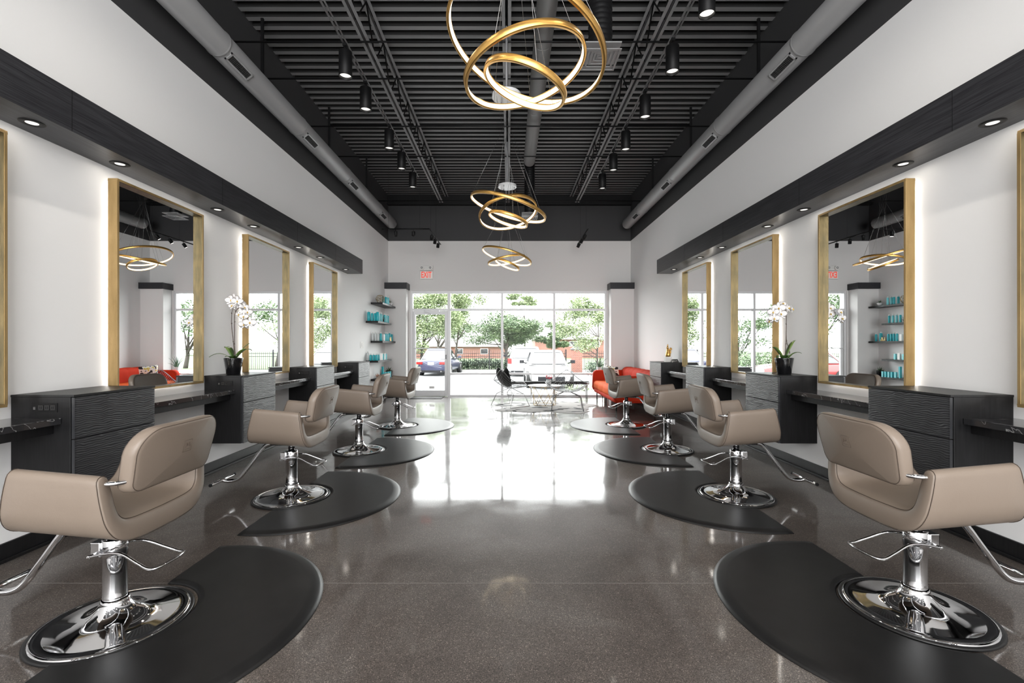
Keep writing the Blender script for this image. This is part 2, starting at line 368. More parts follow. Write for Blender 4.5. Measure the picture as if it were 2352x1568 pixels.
# ================================================================== CEILING THINGS
def joist(x, label, yend=10.45):
    o = empty('roof_joist', (x, 0, 0)); tag(o, label, 'roof joist', 'bar joists under the roof deck', 'structure')
    for nm, z, g in (('bottom_chord', 4.57, .018), ('top_chord', 5.005, .022)):
        b = MB()
        ye = yend if nm == 'bottom_chord' else YB-.05
        for s in (-1, 1):
            xa, xb = s*g*.5, s*(g*.5+.038)
            b.box(min(xa, xb), max(xa, xb), YR, ye, z, z+.005); b.box(min(xa, xa+s*.005), max(xa, xa+s*.005), YR, ye, z, z+.042)
        b.build(nm, 'steel', o)
    b = MB(); y = YR+.1; pts = []; k = 0
    while y < yend: pts.append((0, y, 4.59 if k % 2 else 5.02)); y += .34; k += 1
    pts.append((0, YB-.3, 5.02))
    b.tube(pts, .0095, 6); b.build('web_bar', 'black', o)
joist(-1.545, 'dark steel bar joist over the left row of chairs')
joist(-.02, 'dark steel bar joist along the middle of the ceiling')
joist(1.575, 'dark steel bar joist over the right row of chairs')
k = 0
for y, z, lb in ((4.9, 4.57, 'thin black cross rod nearest the camera'), (5.57, 4.565, 'thin black cross rod just beyond the nearest ceiling diffuser'), (6.78, 4.565, 'thin black cross rod spanning above the second pair of duct grilles'), (7.86, 4.565, 'thin black cross rod spanning before the far end of the centre duct'), (10.28, 4.565, 'thin black cross rod farthest from the camera, near the back wall')):
    o = MB().tube([(XL, y, z-.012), (XR, y, z-.012)], .011, 6).build('bridging_rod', 'black'); tag(o, lb, 'bridging rod', 'cross rods between the joists')
for y, z in ((5.6, 5.02), (7.7, 5.02)):
    o = MB().tube([(XL, y, z), (XR, y, z)], .012, 6).build('bridging_rod', 'black')
    tag(o, 'black cross rod tight under the deck, '+('nearer one' if y < 6 else 'farther one'), 'bridging rod', 'cross rods between the joists')
# spiral ducts along both walls
def side_duct(x, s, label):
    r = .125; zc = 4.215; o = empty('round_duct', (x, 0, zc)); tag(o, label, 'duct', 'round ducts along the side walls')
    seg = 40; ye = 10.95
    def ring(y, rr): return [(rr*math.cos(2*PI*k/seg), y, rr*math.sin(2*PI*k/seg)) for k in range(seg)]
    b = MB(); b.loft([ring(YR, r)]+[ring(ye-.03, r), ring(ye-.01, r*.98), ring(ye, r*.9)]); b.build('duct_body', 'duct', o)
    ys = [1.6, 4.35+.1, 5.95, 7.65, 9.35]
    for y in (2.6, 4.40, 6.05, 7.78, 9.7):
        MB().loft([ring(y-.012, r+.001), ring(y-.006, r+.006), ring(y+.006, r+.006), ring(y+.012, r+.001)], cap=False).build('duct_joint', 'duct', o)
    ang = math.radians(-52 if s > 0 else -128)   # faces the room, downward
    for y in (2.9, 4.62, 6.30, 8.05, 9.95):
        g = MB(); gm = Matrix.Rotation(-(ang+PI/2), 4, 'Y')
        L, W, T = .36, .095, .012
        def put(x0, x1, yy0, yy1, z0, z1, mi):
            vs = [(xx, yy, zz) for zz in (z0, z1) for yy in (yy0, yy1) for xx in (x0, x1)]
            vs = [gm @ Vector(v) + Vector((0, y, 0)) for v in vs]
            g.add(vs, [(0, 2, 3, 1), (4, 5, 7, 6), (0, 1, 5, 4), (2, 6, 7, 3), (0, 4, 6, 2), (1, 3, 7, 5)], mi)
        zb = -(r+.012)
        put(-W/2, W/2, -L/2, -L/2+.018, zb, zb+T+.012, 0); put(-W/2, W/2, L/2-.018, L/2, zb, zb+T+.012, 0)
        put(-W/2, -W/2+.016, -L/2, L/2, zb, zb+T+.012, 0); put(W/2-.016, W/2, -L/2, L/2, zb, zb+T+.012, 0)
        put(-W/2+.01, W/2-.01, -L/2+.01, L/2-.01, zb+.008, zb+.02, 1)
        for q in range(17): yy = -L/2+.03+q*(L-.06)/16; put(-W/2+.016, W/2-.016, yy-.002, yy+.002, zb+.002, zb+.01, 1)
        g.build('vent_grille', ['duct', 'slat'], o)
    for y in (3.5, 5.25, 7.2, 9.1): MB().box(-s*.03-.015, -s*.03+.015, y-.012, y+.012, r*.9, ZD-zc).build('duct_strap', 'black', o)
side_duct(-2.81, 1, 'long charcoal round duct with small grilles running along the left wall')
side_duct(2.855, -1, 'long charcoal round duct with small grilles running along the right wall')
o = MB().tube([(.385, YR, 4.70), (.385, 8.42, 4.70)], .105, 36).build('round_duct', 'ductc'); tag(o, 'grey round duct running overhead along the middle of the ceiling', 'duct')
for y in (2.0, 3.6, 5.1, 6.55, 7.95):
    j = MB().tube([(.385, y-.008, 4.70), (.385, y+.008, 4.70)], .1065, 36, cap=False).build('duct_joint', 'ductc', o)
def diffuser(x, y, z, top, label):
    o = empty('ceiling_diffuser', (x, y, z)); tag(o, label, 'air diffuser', 'square air diffusers hanging from black flex duct')
    b = MB(); h = .15
    for k in range(5):
        a = h*(1-k*.2); c = a-.016; zz = -.004+k*.007
        for q in ((-a, a, -a, -c), (-a, a, c, a), (-a, -c, -c, c), (c, a, -c, c)): b.box(q[0], q[1], q[2], q[3], zz, zz+.006)
    b.box(-.02, .02, -.02, .02, .03, .034); b.box(-h, h, -h, h, .05, .06)
    b.build('diffuser_face', 'duct', o)
    b = MB(); rs = []
    zz = .055
    while zz < top-z: rs.append((.1+.004*math.sin(zz*140), zz)); zz += .015
    b.lathe(rs, 24); b.build('flexible_duct', 'black', o)
diffuser(.79, 3.92, 3.75, 5.0, 'square grey air diffuser hanging beside the nearest chandelier')
diffuser(.40, 8.66, 3.72, 4.78, 'square air diffuser hanging at the far end of the centre duct')
# conduits and cylinder lights
def cyl_light(first=None):
    o = empty('cylinder_light')
    b = MB(); b.lathe([(.0, 0), (.066, 0), (.068, -.004), (.068, -.262), (.064, -.265), (.061, -.262), (.059, -.235)], 32, cap=False); b.build('housing', 'black', o)
    MB().lathe([(.0, -.236), (.059, -.236)], 32, cap=False).build('lens', 'lens', o)
    MB().tube([(0, 0, 0), (0, 0, .06)], .012).box(-.02, .02, -.035, .035, .05, .075).build('mounting_stem', 'black', o)
    return o
proto = cyl_light(); used = False
cyl = []
order = ['nearest', 'second nearest', 'middle', 'second farthest', 'farthest']
for y, w in zip((4.80, 5.48, 6.56, 7.32, 8.17), order): cyl.append((-1.72, y, 4.385, w+' black cylinder light on the left ceiling conduit', 1))
for y, w in zip((3.9, 4.72, 5.66, 6.60, 7.38, 8.24), ('cut-off topmost', 'largest fully visible', 'second largest', 'third largest', 'second farthest', 'farthest')): cyl.append((1.70, y, 4.385, w+' black cylinder light on the right ceiling conduit', 1))
for x, sd in ((-1.72, 'left'), (1.70, 'right')):
    for y in (3.0, 1.2, -.8, -2.6): cyl.append((x, y, 4.385, 'added black cylinder light, out of view, for fill on the %s conduit' % sd, 0))  # extra lights out of view, added to brighten the foreground
for i, (x, y, z, lb, vis) in enumerate(cyl):
    o = proto if i == 0 else copy_tree(proto)
    place(o, (x, y, z), 0, lb, 'ceiling light', 'black cylinder lights under the ceiling')
    l = lamp('cylinder_lamp', None, (x, y, z-.24), .11, CYL_W if vis else 6.0, spread=PI)  # higher power on the added unseen ones
for x, lb in ((-1.72, 'pair of steel conduits carrying the left row of cylinder lights'), (1.70, 'pair of steel conduits carrying the right row of cylinder lights')):
    o = MB().tube([(x-.016, YR, 4.47), (x-.016, 8.6, 4.47)], .011, 8).tube([(x+.016, YR, 4.475), (x+.016, 8.6, 4.475)], .009, 8).build('conduit', 'steel'); tag(o, lb, 'conduit', 'conduits over the cylinder lights')
# track lights near the back
def track(label, xa, pts, heads, wires):
    o = empty('track_light', (xa, 9.5, 3.72)); tag(o, label, 'track light')
    b = MB()
    for p, q in pts: b.tube([p, q], .014, 4)
    b.build('track_rail', 'black', o)
    for (x, y, tilt, az) in heads:
        h = empty('spot_head', (x, y, -.02)); h.parent = o
        R = Matrix.Rotation(az, 4, 'Z') @ Matrix.Rotation(tilt, 4, 'X')
        b = MB(); b.lathe([(0, 0), (.034, 0), (.036, -.004), (.036, -.10), (.032, -.102), (.030, -.09)], 20, cap=False)
        b.v = [tuple(R @ Vector(v) + Vector((0, 0, -.03))) for v in b.v]; b.build('spot_housing', 'black', h)
        b = MB(); b.lathe([(0, -.091), (.03, -.091)], 20, cap=False); b.v = [tuple(R @ Vector(v) + Vector((0, 0, -.03))) for v in b.v]; b.build('spot_lens', 'lens', h)
        MB().tube([(0, 0, .01), (0, 0, -.035)], .006, 6).build('spot_stem', 'black', h)
        d = R @ Vector((0, 0, -1)); l = lamp('track_lamp', None, Vector((xa+x, 9.5+y, 3.72-.05))+d*.105, .06, TRACK_W, spread=PI); l.rotation_euler = (-d).to_track_quat('Z', 'Y').to_euler()
    b = MB()
    for (x, y) in wires: b.tube([(x, y, 0), (x, y, 1.3)], .002, 4)
    b.build('hanging_wire', 'black', o)
track('L-shaped black track with spotlights hanging at the back left', -1.655,
      [((-.99, 0, 0), (0, 0, 0)), ((0, 0, 0), (.02, 1.45, 0))], [(-.70, 0, .1, 0), (-.33, 0, .1, 0), (0, .35, .35, .5), (.01, .72, .4, .5), (.015, 1.12, .4, .5)],
      [(-.85, 0), (-.2, 0), (0, .2), (.015, .8)])
track('short black track with three spotlights hanging at the back right', 1.66,
      [((0, 0, 0), (0, 1.45, 0))], [(0, .3, .6, .8), (0, .68, .6, .8), (0, 1.12, .6, .8)], [(0, .2), (0, 1.0)])
# ring chandeliers (three tilted rings each)
RINGS = {0: [(.106, 2.821, 3.139, .319, .091, .5), (.1, 2.811, 2.991, -.247, .038, .375), (.102, 2.802, 2.896, .342, -.075, .256)],
         1: [(-.002, 6.428, 3.234, .291, -.038, .544), (-.008, 6.433, 3.16, -.192, .286, .408), (-.004, 6.435, 3.071, .3, .007, .279)],
         2: [(-.037, 10.088, 3.267, .285, .064, .559), (-.039, 10.094, 3.179, -.183, .016, .416), (-.029, 10.097, 3.081, .384, .071, .279)]}
CHL = ['gold triple-ring chandelier nearest the camera, cut by the top of the picture', 'gold triple-ring chandelier in the middle of the row', 'smallest-looking gold triple-ring chandelier, in front of the back wall']
KS = (.77, .728, .728)
for ci in range(3):
    k_ = KS[ci]; cx, cy = ((.03, 2.16), (-.02, 4.69), (-.02, 7.35))[ci]; zc = 3.875
    o = empty('ring_chandelier', (cx, cy, zc)); tag(o, CHL[ci], 'chandelier', 'gold ring chandeliers down the middle')
    MB().prism([(.15*math.cos(2*PI*k/48), .15*math.sin(2*PI*k/48)) for k in range(48)], -.035, 0).build('canopy', 'whitegloss', o, bevel=.004)
    for k in range(3): MB().tube([(.11*math.cos(2.1*k), .11*math.sin(2.1*k), -.034), (.11*math.cos(2.1*k), .11*math.sin(2.1*k), -.05)], .007, 8).build('cable_grip', 'steel', o)
    MB().tube([(0, 0, 0), (0, 0, 4.575-zc)], .012).build('canopy_mount', 'steel', o)
    for ri, (x, y, z, a, bt, R) in enumerate(RINGS[ci]):
        x, y, z, R = x*k_, y*k_, 1.29+(z-1.29)*k_, R*k_
        nv = Vector((math.tan(a), math.tan(bt), 1)).normalized(); u = nv.cross(Vector((0, 1, 0))).normalized(); w = nv.cross(u); c = Vector((x-cx, y-cy, z-zc))
        def rg(prof):
            rings = []
            for k in range(96):
                t = 2*PI*k/96; d = u*math.cos(t)+w*math.sin(t); rings.append([c+d*(R+pr)+nv*pz for pr, pz in prof])
            rings.append(rings[0]); return rings
        h = .0155
        b = MB(); b.loft(rg([(-.007, h), (-.005, h+.001), (.006, h+.001), (.008, h-.002), (.008, -h+.002), (.006, -h), (-.007, -h), (-.004, -h+.003), (-.004, h-.003)]), cap=False)
        ro = b.build('light_ring', 'brass', o)
        MB().loft(rg([(-.0045, h-.004), (-.0075, h-.006), (-.0075, -h+.004), (-.0045, -h+.003)]), cap=False).build('led_strip', 'ringled', ro)
        cb = MB()
        for k in range(3):
            t = 2*PI*k/3+ri*.7+.4; d = u*math.cos(t)+w*math.sin(t); p = c+d*(R+.001)+nv*h
            q = Vector((.11*math.cos(2*PI*(k+ri/3)/3), .11*math.sin(2*PI*(k+ri/3)/3), -.035)); cb.tube([p, q], .0011, 4)
        cb.build('suspension_cable', 'chromewire', ro)
# recessed downlights
def downlight():
    o = empty('recessed_downlight')
    MB().lathe([(.030, .0), (.031, -.002), (.040, -.006), (.054, -.006), (.061, -.003), (.062, .0)], 32, cap=False).build('trim_ring', 'black', o)
    MB().lathe([(0, -.0012), (.031, -.0012)], 32, cap=False).build('lens', 'lens', o)
    return o
dp = downlight(); first = True
ords = ['first', 'second', 'third', 'fourth', 'fifth', 'sixth', 'seventh']
for s, x, side in ((1, XL+.15, 'left'), (-1, XR-.15, 'right')):
    for i, y in enumerate((2.74, 3.36, 4.49, 5.12, 6.22, 6.93, 8.02)):
        o = dp if first else copy_tree(dp); first = False
        place(o, (x, y, 2.63), 0, 'recessed downlight in the %s soffit, %s counting from the camera' % (side, ords[i]), 'downlight', 'downlights in the %s soffit' % side)
        lamp('downlight_lamp', None, (x, y, 2.6275), .05, DOWN_W, spread=PI)
    for y in (1.62, 1.0, -.1, -.75, -1.8): lamp('downlight_lamp', None, (x, y, 2.6275), .05, .4, spread=PI)

# ================================================================== WALL STATIONS
def mirror_obj():     # local: x = distance into room, y 0..W, z .93..2.54
    o = empty('wall_mirror'); W, z0, z1, u0, u1, lip = .965, .93, 2.54, .025, .097, .018
    b = MB()
    for q in ((0, W, z0, z0+lip), (0, W, z1-lip, z1), (0, lip, z0+lip, z1-lip), (W-lip, W, z0+lip, z1-lip)): b.box(u0, u1, q[0], q[1], q[2], q[3])
    fo = b.build('mirror_frame', 'gold', o, bevel=.0015)
    b = MB(); q_ = .0012
    for q in ((lip, lip+q_, z0+lip, z1-lip), (W-lip-q_, W-lip, z0+lip, z1-lip), (lip, W-lip, z0+lip, z0+lip+q_), (lip, W-lip, z1-lip-q_, z1-lip)): b.box(u0+.02, u1-.002, q[0], q[1], q[2], q[3])
    b.build('inner_lining', 'goldin', fo)['label'] = 'darker hammered gold lining'
    MB().box(u0+.02, u1-.045, lip*.9, W-lip*.9, z0+lip*.9, z1-lip*.9).build('mirror_glass', 'mirror', o)
    b = MB(); e = .032
    for q in ((e, W-e, z0+e, z0+e+.01), (e, W-e, z1-e-.01, z1-e), (e, e+.01, z0+e, z1-e), (W-e-.01, W-e, z0+e, z1-e)): b.box(.006, .016, q[0], q[1], q[2], q[3])
    b.build('led_strip', 'led', o)
    MB().box(.016, u0+.02, e-.01, W-e+.01, z0+e-.01, z1-e+.01).build('mirror_backing', 'black', o)
    return o
MBL = [('tall gold-framed backlit mirror on the %s wall, cut by the picture edge', 1.69), ('tall gold-framed backlit mirror on the %s wall reflecting a chandelier', 3.40), ('tall gold-framed backlit mirror on the %s wall beside the orchid', 5.11), ('tall gold-framed backlit mirror on the %s wall farthest from the camera', 6.815)]
mp_ = mirror_obj(); first = True
for s, side, x in ((1, 'left', XL), (-1, 'right', XR)):
    for lb, y in MBL:
        o = mp_ if first else copy_tree(mp_); first = False
        place(o, (x, y if s > 0 else y+.965, 0), 0 if s > 0 else PI, lb % side, 'mirror', 'backlit mirrors on the %s wall' % side)

def wave_front(y0, y1, z0, z1, x):
    b = MB(); ny, nz = 90, max(8, int((z1-z0)/.0023)); vs = []; fs = []
    for j in range(nz+1):
        z = z0+(z1-z0)*j/nz
        for i in range(ny+1):
            y = y0+(y1-y0)*i/ny
            ed = min(1, min(i, ny-i)/1.0)*min(1, min(j, nz-j)/1.0)
            ph = z/.0135+.9*noise.noise(Vector((y*9, z*7, 3)))+.55*noise.noise(Vector((y*24, z*30, 8)))
            h = .0026*(.5+.5*math.sin(ph*2*PI))*(.7+.5*noise.noise(Vector((y*11, z*40, 1))))
            vs.append((x+h*ed, y, z))
    for j in range(nz):
        for i in range(ny): k = j*(ny+1)+i; fs.append((k, k+1, k+ny+2, k+ny+1))
    b.add(vs, fs, 0, True)
    # backing slab
    b.box(x-.018, x, y0, y1, z0, z1); return b
def cabinet():       # local x into room, y 0..L
    o = empty('station_cabinet'); L, D, z0, z1 = .63, .385, .317, .99
    b = MB(); b.box(0.001, D-.022, .0, L, z0, z1-.014); b.box(0.001, D+.001, -.003, L+.003, z1-.014, z1); b.build('cabinet_body', 'cab', o, bevel=.0015)
    b = wave_front(.003, L-.003, .722, z1-.018, D); b.build('drawer_front', 'front', o, fixn=False)
    b = wave_front(.003, L-.003, z0+.002, .716, D); b.build('drawer_front', 'front', o, fixn=False)
    return o
def outlet(parent, y, s):
    g = MB(); yy = y
    g.box(.13, .285, min(yy, yy-s*.004), max(yy, yy-s*.004), .885, .94, 0)
    for k in range(3):
        x0 = .172+.037*k
        g.box(x0, x0+.03, min(yy-s*.004, yy-s*.006), max(yy-s*.004, yy-s*.006), .897, .928, 1)
        for dx in (.008, .018): g.box(x0+dx, x0+dx+.003, min(yy-s*.006, yy-s*.0065), max(yy-s*.006, yy-s*.0065), .906, .92, 0)
    g.box(.143, .157, min(yy-s*.004, yy-s*.007), max(yy-s*.004, yy-s*.007), .901, .918, 2)
    q = g.build('power_outlet', ['black', 'blackgloss', 'chromewire'], parent); q['label'] = 'black power outlet strip with a small silver socket'
cb_l = cabinet(); outlet(cb_l, 0, 1)
cb_r = copy_tree(cb_l)
for c_ in list(cb_r.children):
    if c_.name.startswith('power_outlet'): bpy.data.objects.remove(c_)
CY = [2.76, 4.515, 6.25, 8.0]
cw = ['nearest the camera', 'under the orchid', 'third from the camera', 'farthest from the camera']
for s, side, x, pr in ((1, 'left', XL, cb_l), (-1, 'right', XR, cb_r)):
    for i, y in enumerate(CY):
        o = pr if i == 0 else copy_tree(pr)
        lb = 'black wall-hung cabinet with wave-carved drawers on the %s wall, %s' % (side, cw[i])
        place(o, (x, y if s > 0 else y+.63, 0), 0 if s > 0 else PI, lb, 'cabinet', 'styling station cabinets on the %s wall' % side)
def counter(L):
    o = empty('marble_countertop'); D = .31; r = .05
    poly = [(.001, 0), (D-.001, 0), (D, L*.5), (D, L), (.001, L)]
    MB().prism(poly, .812, .85).build('marble_slab', 'marble', o, bevel=.003)
    MB().box(.02, D-.05, .0, L, .755, .812).build('counter_apron', 'cab', o)
    return o
spans = [(1.66, 2.757), (3.393, 4.512), (5.148, 6.247), (6.883, 7.997)]
tw = ['cut by the picture edge', 'between the nearest cabinet and the orchid cabinet', 'just past the orchid cabinet', 'farthest from the camera']
for s, side, x in ((1, 'left', XL), (-1, 'right', XR)):
    for i, (a, c) in enumerate(spans):
        o = counter(c-a); place(o, (x, a if s > 0 else c, 0), 0 if s > 0 else PI, 'black veined marble ledge on the %s wall, %s' % (side, tw[i]), 'countertop', 'marble ledges on the %s wall' % side)
# switch plate
o = box('light_switch', 'white', XL, XL+.006, 9.27, 9.46, 1.235, 1.365, bevel=.002); tag(o, 'white light switch plate on the left wall beside the shelves', 'light switch')
box('switch_rocker', 'whitegloss', XL+.006, XL+.010, 9.335, 9.395, 1.265, 1.335, o)

# ================================================================== STYLING CHAIR (front = -x)
def chair():
    o = empty('styling_chair')
    tilt = math.radians(5)
    # U centre line (y, z, half thickness)
    cl = [tuple(p) for p in smooth_path([(.287, .752, .026), (.281, .70, .030), (.274, .645, .031), (.260, .592, .034), (.228, .550, .040), (.176, .528, .045), (.10, .521, .047), (0, .519, .047)], 4)]
    full = cl+[(-y, z, h) for y, z, h in cl[-2::-1]]
    def section(t, hs, tipr=1):
        n = len(full); L = []; R = []
        for i, (y, z, h) in enumerate(full):
            a = full[max(i-1, 0)]; c = full[min(i+1, n-1)]; d = Vector((c[0]-a[0], c[1]-a[1])).normalized(); nn = Vector((-d.y, d.x)); hh = h*hs
            L.append((y+nn.x*hh, z+nn.y*hh)); R.append((y-nn.x*hh, z-nn.y*hh))
        def tip(p, q, dirz):   # rounded top of the arm
            c = ((p[0]+q[0])/2, (p[1]+q[1])/2); r = math.hypot(p[0]-q[0], p[1]-q[1])/2; a0 = math.atan2(p[1]-c[1], p[0]-c[0]); out = []
            for k in range(1, 6):
                a = a0+dirz*PI*k/6; out.append((c[0]+r*math.cos(a), c[1]+r*math.sin(a)))
            return out
        loop = L+tip(L[-1], R[-1], -1 if True else 1)+R[::-1]+tip(R[0], L[0], -1)
        out = []
        for y, z in loop:
            Lz = .24-(z-.48)*.20
            x = t*Lz+.005
            out.append((x*math.cos(tilt)+(z-.62)*math.sin(tilt), y, z-x*math.sin(tilt)))
        return out
    st = [(-1, .78), (-.985, .9), (-.95, 1), (-.6, 1), (-.2, 1), (.2, 1), (.6, 1), (.95, 1), (.985, .9), (1, .78)]
    rings = [section(t, h) for t, h in st]
    b = MB(); b.loft(rings, cap=False)
    # end caps as strips
    nL = len(full)
    for r, flip in ((rings[0], 0), (rings[-1], 1)):
        n = len(r); ntip = 5; fs = []
        L = list(range(nL)); Rr = list(range(nL+ntip, 2*nL+ntip))[::-1]
        for i in range(nL-1): fs.append((L[i], L[i+1], Rr[i+1], Rr[i]))
        fs.append(tuple([L[-1]]+list(range(nL, nL+ntip))+[Rr[-1]])); fs.append(tuple([Rr[0]]+list(range(2*nL+ntip, n))+[L[0]]))
        b.add(r, fs, 0, True)
    sh = b.build('seat_shell', 'leather', o)
    for t in (-.965, .965): MB().tube([Vector(p) for p in section(t, 1.012)], .0014, 5, closed=True).build('seam', 'seam', sh)
    # backrest pad
    def pad(name, w, h, th, x0, lean, zc, bulge, m, parent):
        N = 64; rt, rb = .105, .05
        out = []
        for (cx, cz, r, a0) in ((w/2-rt, h/2-rt, rt, 0), (-w/2+rt, h/2-rt, rt, PI/2), (-w/2+rb+.012, -h/2+rb, rb, PI), (w/2-rb-.012, -h/2+rb, rb, 3*PI/2)):
            for k in range(9): a = a0+PI/2*k/8; out.append((cx+r*math.cos(a), cz+r*math.sin(a)))
        def ring(inset, tx):
            R = []
            for y, z in out:
                l = math.hypot(y, z); f = 1-inset/l if inset < 1 else 0
                R.append(pos(y*f, z*f, tx))
            return R
        def pos(y, z, tx):
            crown = .010*math.cos(min(1, abs(y)/(w/2))*PI/2)*math.cos(min(1, abs(z)/(h/2))*PI/2)
            return (x0+tx*(1)+(crown if tx > 0 else -crown*.6)+bulge*(1-(y/(w/2))**2)+lean*z, y, zc+z)
        T = th/2
        rings = [ring(0, -T*.45), ring(0, 0), ring(0, T*.5), ring(.005, T*.8), ring(.014, T*.96), ring(.026, T)]
        front = [ring(.006, -T*.8), ring(.016, -T*.96), ring(.03, -T)]
        allr = front[::-1]+rings
        b = MB(); b.loft(allr, cap=False)
        for base, tx in ((.026, T), (.03, -T)):
            prev = ring(base, tx)
            for f in (.92, .82, .72, .62, .52, .42, .32, .22, .12):
                R = [pos(y*f*(1-base/.2), z*f*(1-base/.2), tx) for y, z in out]; b.loft([prev, R], cap=False); prev = R
            c = pos(0, 0, tx); n = len(prev); b.add(prev+[c], [(i, (i+1) % n, n) for i in range(n)], 0, True)
        p = b.build(name, m, parent)
        for tt in (.93, -.93): MB().tube([Vector(v) for v in ring(.010, T*tt)], .0013, 5, closed=True).build('seam', 'seam', p)
        return p, pos
    bk, pos = pad('backrest', .515, .272, .066, .262, .24, .806, .028, 'leather', o)
    # embossed square mark with the letter M, upper part of the back face
    e = MB(); yc, zc0 = .0, .018; hs = .026; 
    def P(y, z): v = pos(y, z, .033); return Vector((v[0]+.0006, v[1], v[2]))
    fr = [(-hs, -hs), (hs, -hs), (hs, hs), (-hs, hs)]
    for i in range(4): p, q = fr[i], fr[(i+1) % 4]; e.tube([P(yc+p[0], zc0+p[1]), P(yc+q[0], zc0+q[1])], .0009, 4)
    Mm = [(-.014, -.006), (-.009, .014), (0, 0), (.009, .014), (.014, -.006)]
    for i in range(4): p, q = Mm[i], Mm[i+1]; e.tube([P(yc+p[0], zc0+p[1]), P(yc+q[0], zc0+q[1])], .0012, 4)
    e.tube([P(yc-.017, zc0-.015), P(yc+.017, zc0-.015)], .0009, 4)
    eo = e.build('embossed_emblem', 'emboss', bk); eo['label'] = 'embossed square emblem with the letter M'
    for s in (-1, 1):
        b = MB(); b.tube(smooth_path([(.165, s*.278, .728), (.195, s*.278, .728), (.235, s*.262, .728), (.265, s*.222, .728)], 5), .0095, 10); b.build('bracket', 'chrome', o)
    # base
    b = MB(); b.lathe([(.0, .001), (.300, .001), (.305, .006), (.304, .012), (.297, .016), (.288, .0165)], 64, cap=False); b.build('rubber_ring', 'rubber', o)
    b = MB(); b.lathe([(.290, .013), (.287, .019), (.281, .0225), (.272, .021), (.266, .0185), (.24, .022), (.20, .027), (.15, .036), (.115, .048), (.088, .064), (.070, .082), (.060, .098), (.056, .108), (.056, .116), (.051, .12)], 72, cap=False); b.build('base_dish', 'chrome', o)
    b = MB(); b.lathe([(.0, .1), (.0475, .1), (.0475, .135), (.046, .14), (.046, .315), (.049, .318), (.049, .395), (.045, .40), (.0, .40)], 40, cap=False); b.build('column', 'chrome', o)
    MB().lathe([(.0, .40), (.026, .40), (.026, .47), (0, .47)], 24, cap=False).build('piston', 'blackgloss', o)
    MB().box(-.13, .12, -.10, .10, .462, .474).build('seat_plate', 'black', o)
    b = MB(); b.box(-.075, -.03, -.048, .048, .325, .392); b.tube([(-.062, -.072, .335), (-.062, .072, .335)], .008, 10); b.build('pump_bracket', 'chrome', o, bevel=.004)
    r = smooth_path([(-.062, -.066, .335), (.02, -.068, .352), (.09, -.072, .352), (.17, -.085, .318), (.225, -.092, .296), (.262, -.08, .297), (.285, 0, .304), (.262, .08, .297), (.225, .092, .296), (.17, .085, .318), (.09, .072, .352), (.02, .068, .352), (-.062, .066, .335)], 6)
    MB().tube(r, .0062, 10).build('pump_lever', 'chrome', o)
    # footrest
    b = MB(); b.tube(smooth_path([(-.06, 0, .462), (-.17, 0, .455), (-.235, 0, .425), (-.33, 0, .30), (-.42, 0, .185), (-.47, 0, .15), (-.53, 0, .142), (-.575, 0, .148)], 6), .0155, 12)
    f = b.build('footrest', 'chrome', o)
    b = MB(); b.tube([(-.575, -.165, .155), (-.575, .165, .155)], .0125, 12); fb = b.build('foot_bar', 'chrome', f)
    MB().tube([(-.575, -.172, .155), (-.575, -.160, .155)], .0132, 12).tube([(-.575, .160, .155), (-.575, .172, .155)], .0132, 12).build('end_cap', 'black', f)
    return o
ch = chair()
chairs = [(-1.828, 2.115, 0, 0), (-1.84, 3.86, 0, 0), (-1.82, 5.54, 0, 1), (-1.775, 7.26, 0, 2),
          (1.975, 2.21, PI, 0), (1.945, 3.89, PI, 0), (1.955, 5.59, PI, 0), (1.895, 7.32, PI, 0)]
cl = ['nearest the camera', 'second from the camera', 'third from the camera', 'farthest from the camera']
for i, (x, y, r, _) in enumerate(chairs):
    c = ch if i == 0 else copy_tree(ch)
    side = 'left' if i < 4 else 'right'
    dr = (0, .02, .03, -.05)[i % 4]*(1 if i < 4 else -1)
    place(c, (x, y, 0.001), r+dr, 'taupe leather styling chair on a chrome base in the %s row, %s' % (side, cl[i % 4]), 'styling chair', 'styling chairs in the %s row' % side)
# anti-fatigue mats (flat edge at x=0, belly toward +x)
def matobj():
    R, S, H = .784, .905, .775
    def outline(ins):
        pts = []; Rr = R-ins; cxx = S-R
        a0 = math.asin(min(1, (H-ins)/Rr)); a0 = PI-a0 if cxx > 0 else a0
        ex = ins*.25
        ang = math.acos(max(-1, min(1, (ex-cxx)/Rr)))
        for k in range(61): a = -ang+2*ang*k/60; pts.append((cxx+Rr*math.cos(a), Rr*math.sin(a)))
        # notch round the base, radius .325
        rn = .311+ins*.45; an = math.asin(min(.999, ex/rn)) if ex < rn else 0
        for k in range(25): a = PI/2-an-(PI-2*an)*k/24; pts.append((rn*math.cos(a)*1.0, rn*math.sin(a)))
        return pts
    b = MB(); lv = [(0, .0005), (.0, .004), (.02, .012), (.045, .0165), (.065, .018)]
    rings = [[(x, y, z) for x, y in outline(i)] for i, z in lv]
    b.loft(rings, cap=False); b.add(rings[-1], [tuple(range(len(rings[-1])))], 0, False)
    b.add(rings[0], [tuple(range(len(rings[0])))], 0, False)
    return b.build('floor_mat', 'mat')
mt = matobj()
ml = [(-1.84, 2.145, 0), (-1.84, 3.86, 0), (-1.82, 5.54, 0), (-1.775, 7.26, 0), (1.975, 2.21, PI), (1.955, 3.89, PI), (1.96, 5.59, PI), (1.90, 7.32, PI)]
for i, (x, y, r) in enumerate(ml):
    c = mt if i == 0 else copy_tree(mt); side = 'left' if i < 4 else 'right'
    place(c, (x, y, 0), r, 'black half-round anti-fatigue mat under the %s-row chair %s' % (side, cl[i % 4]), 'floor mat', 'half-round mats in the %s row' % side)
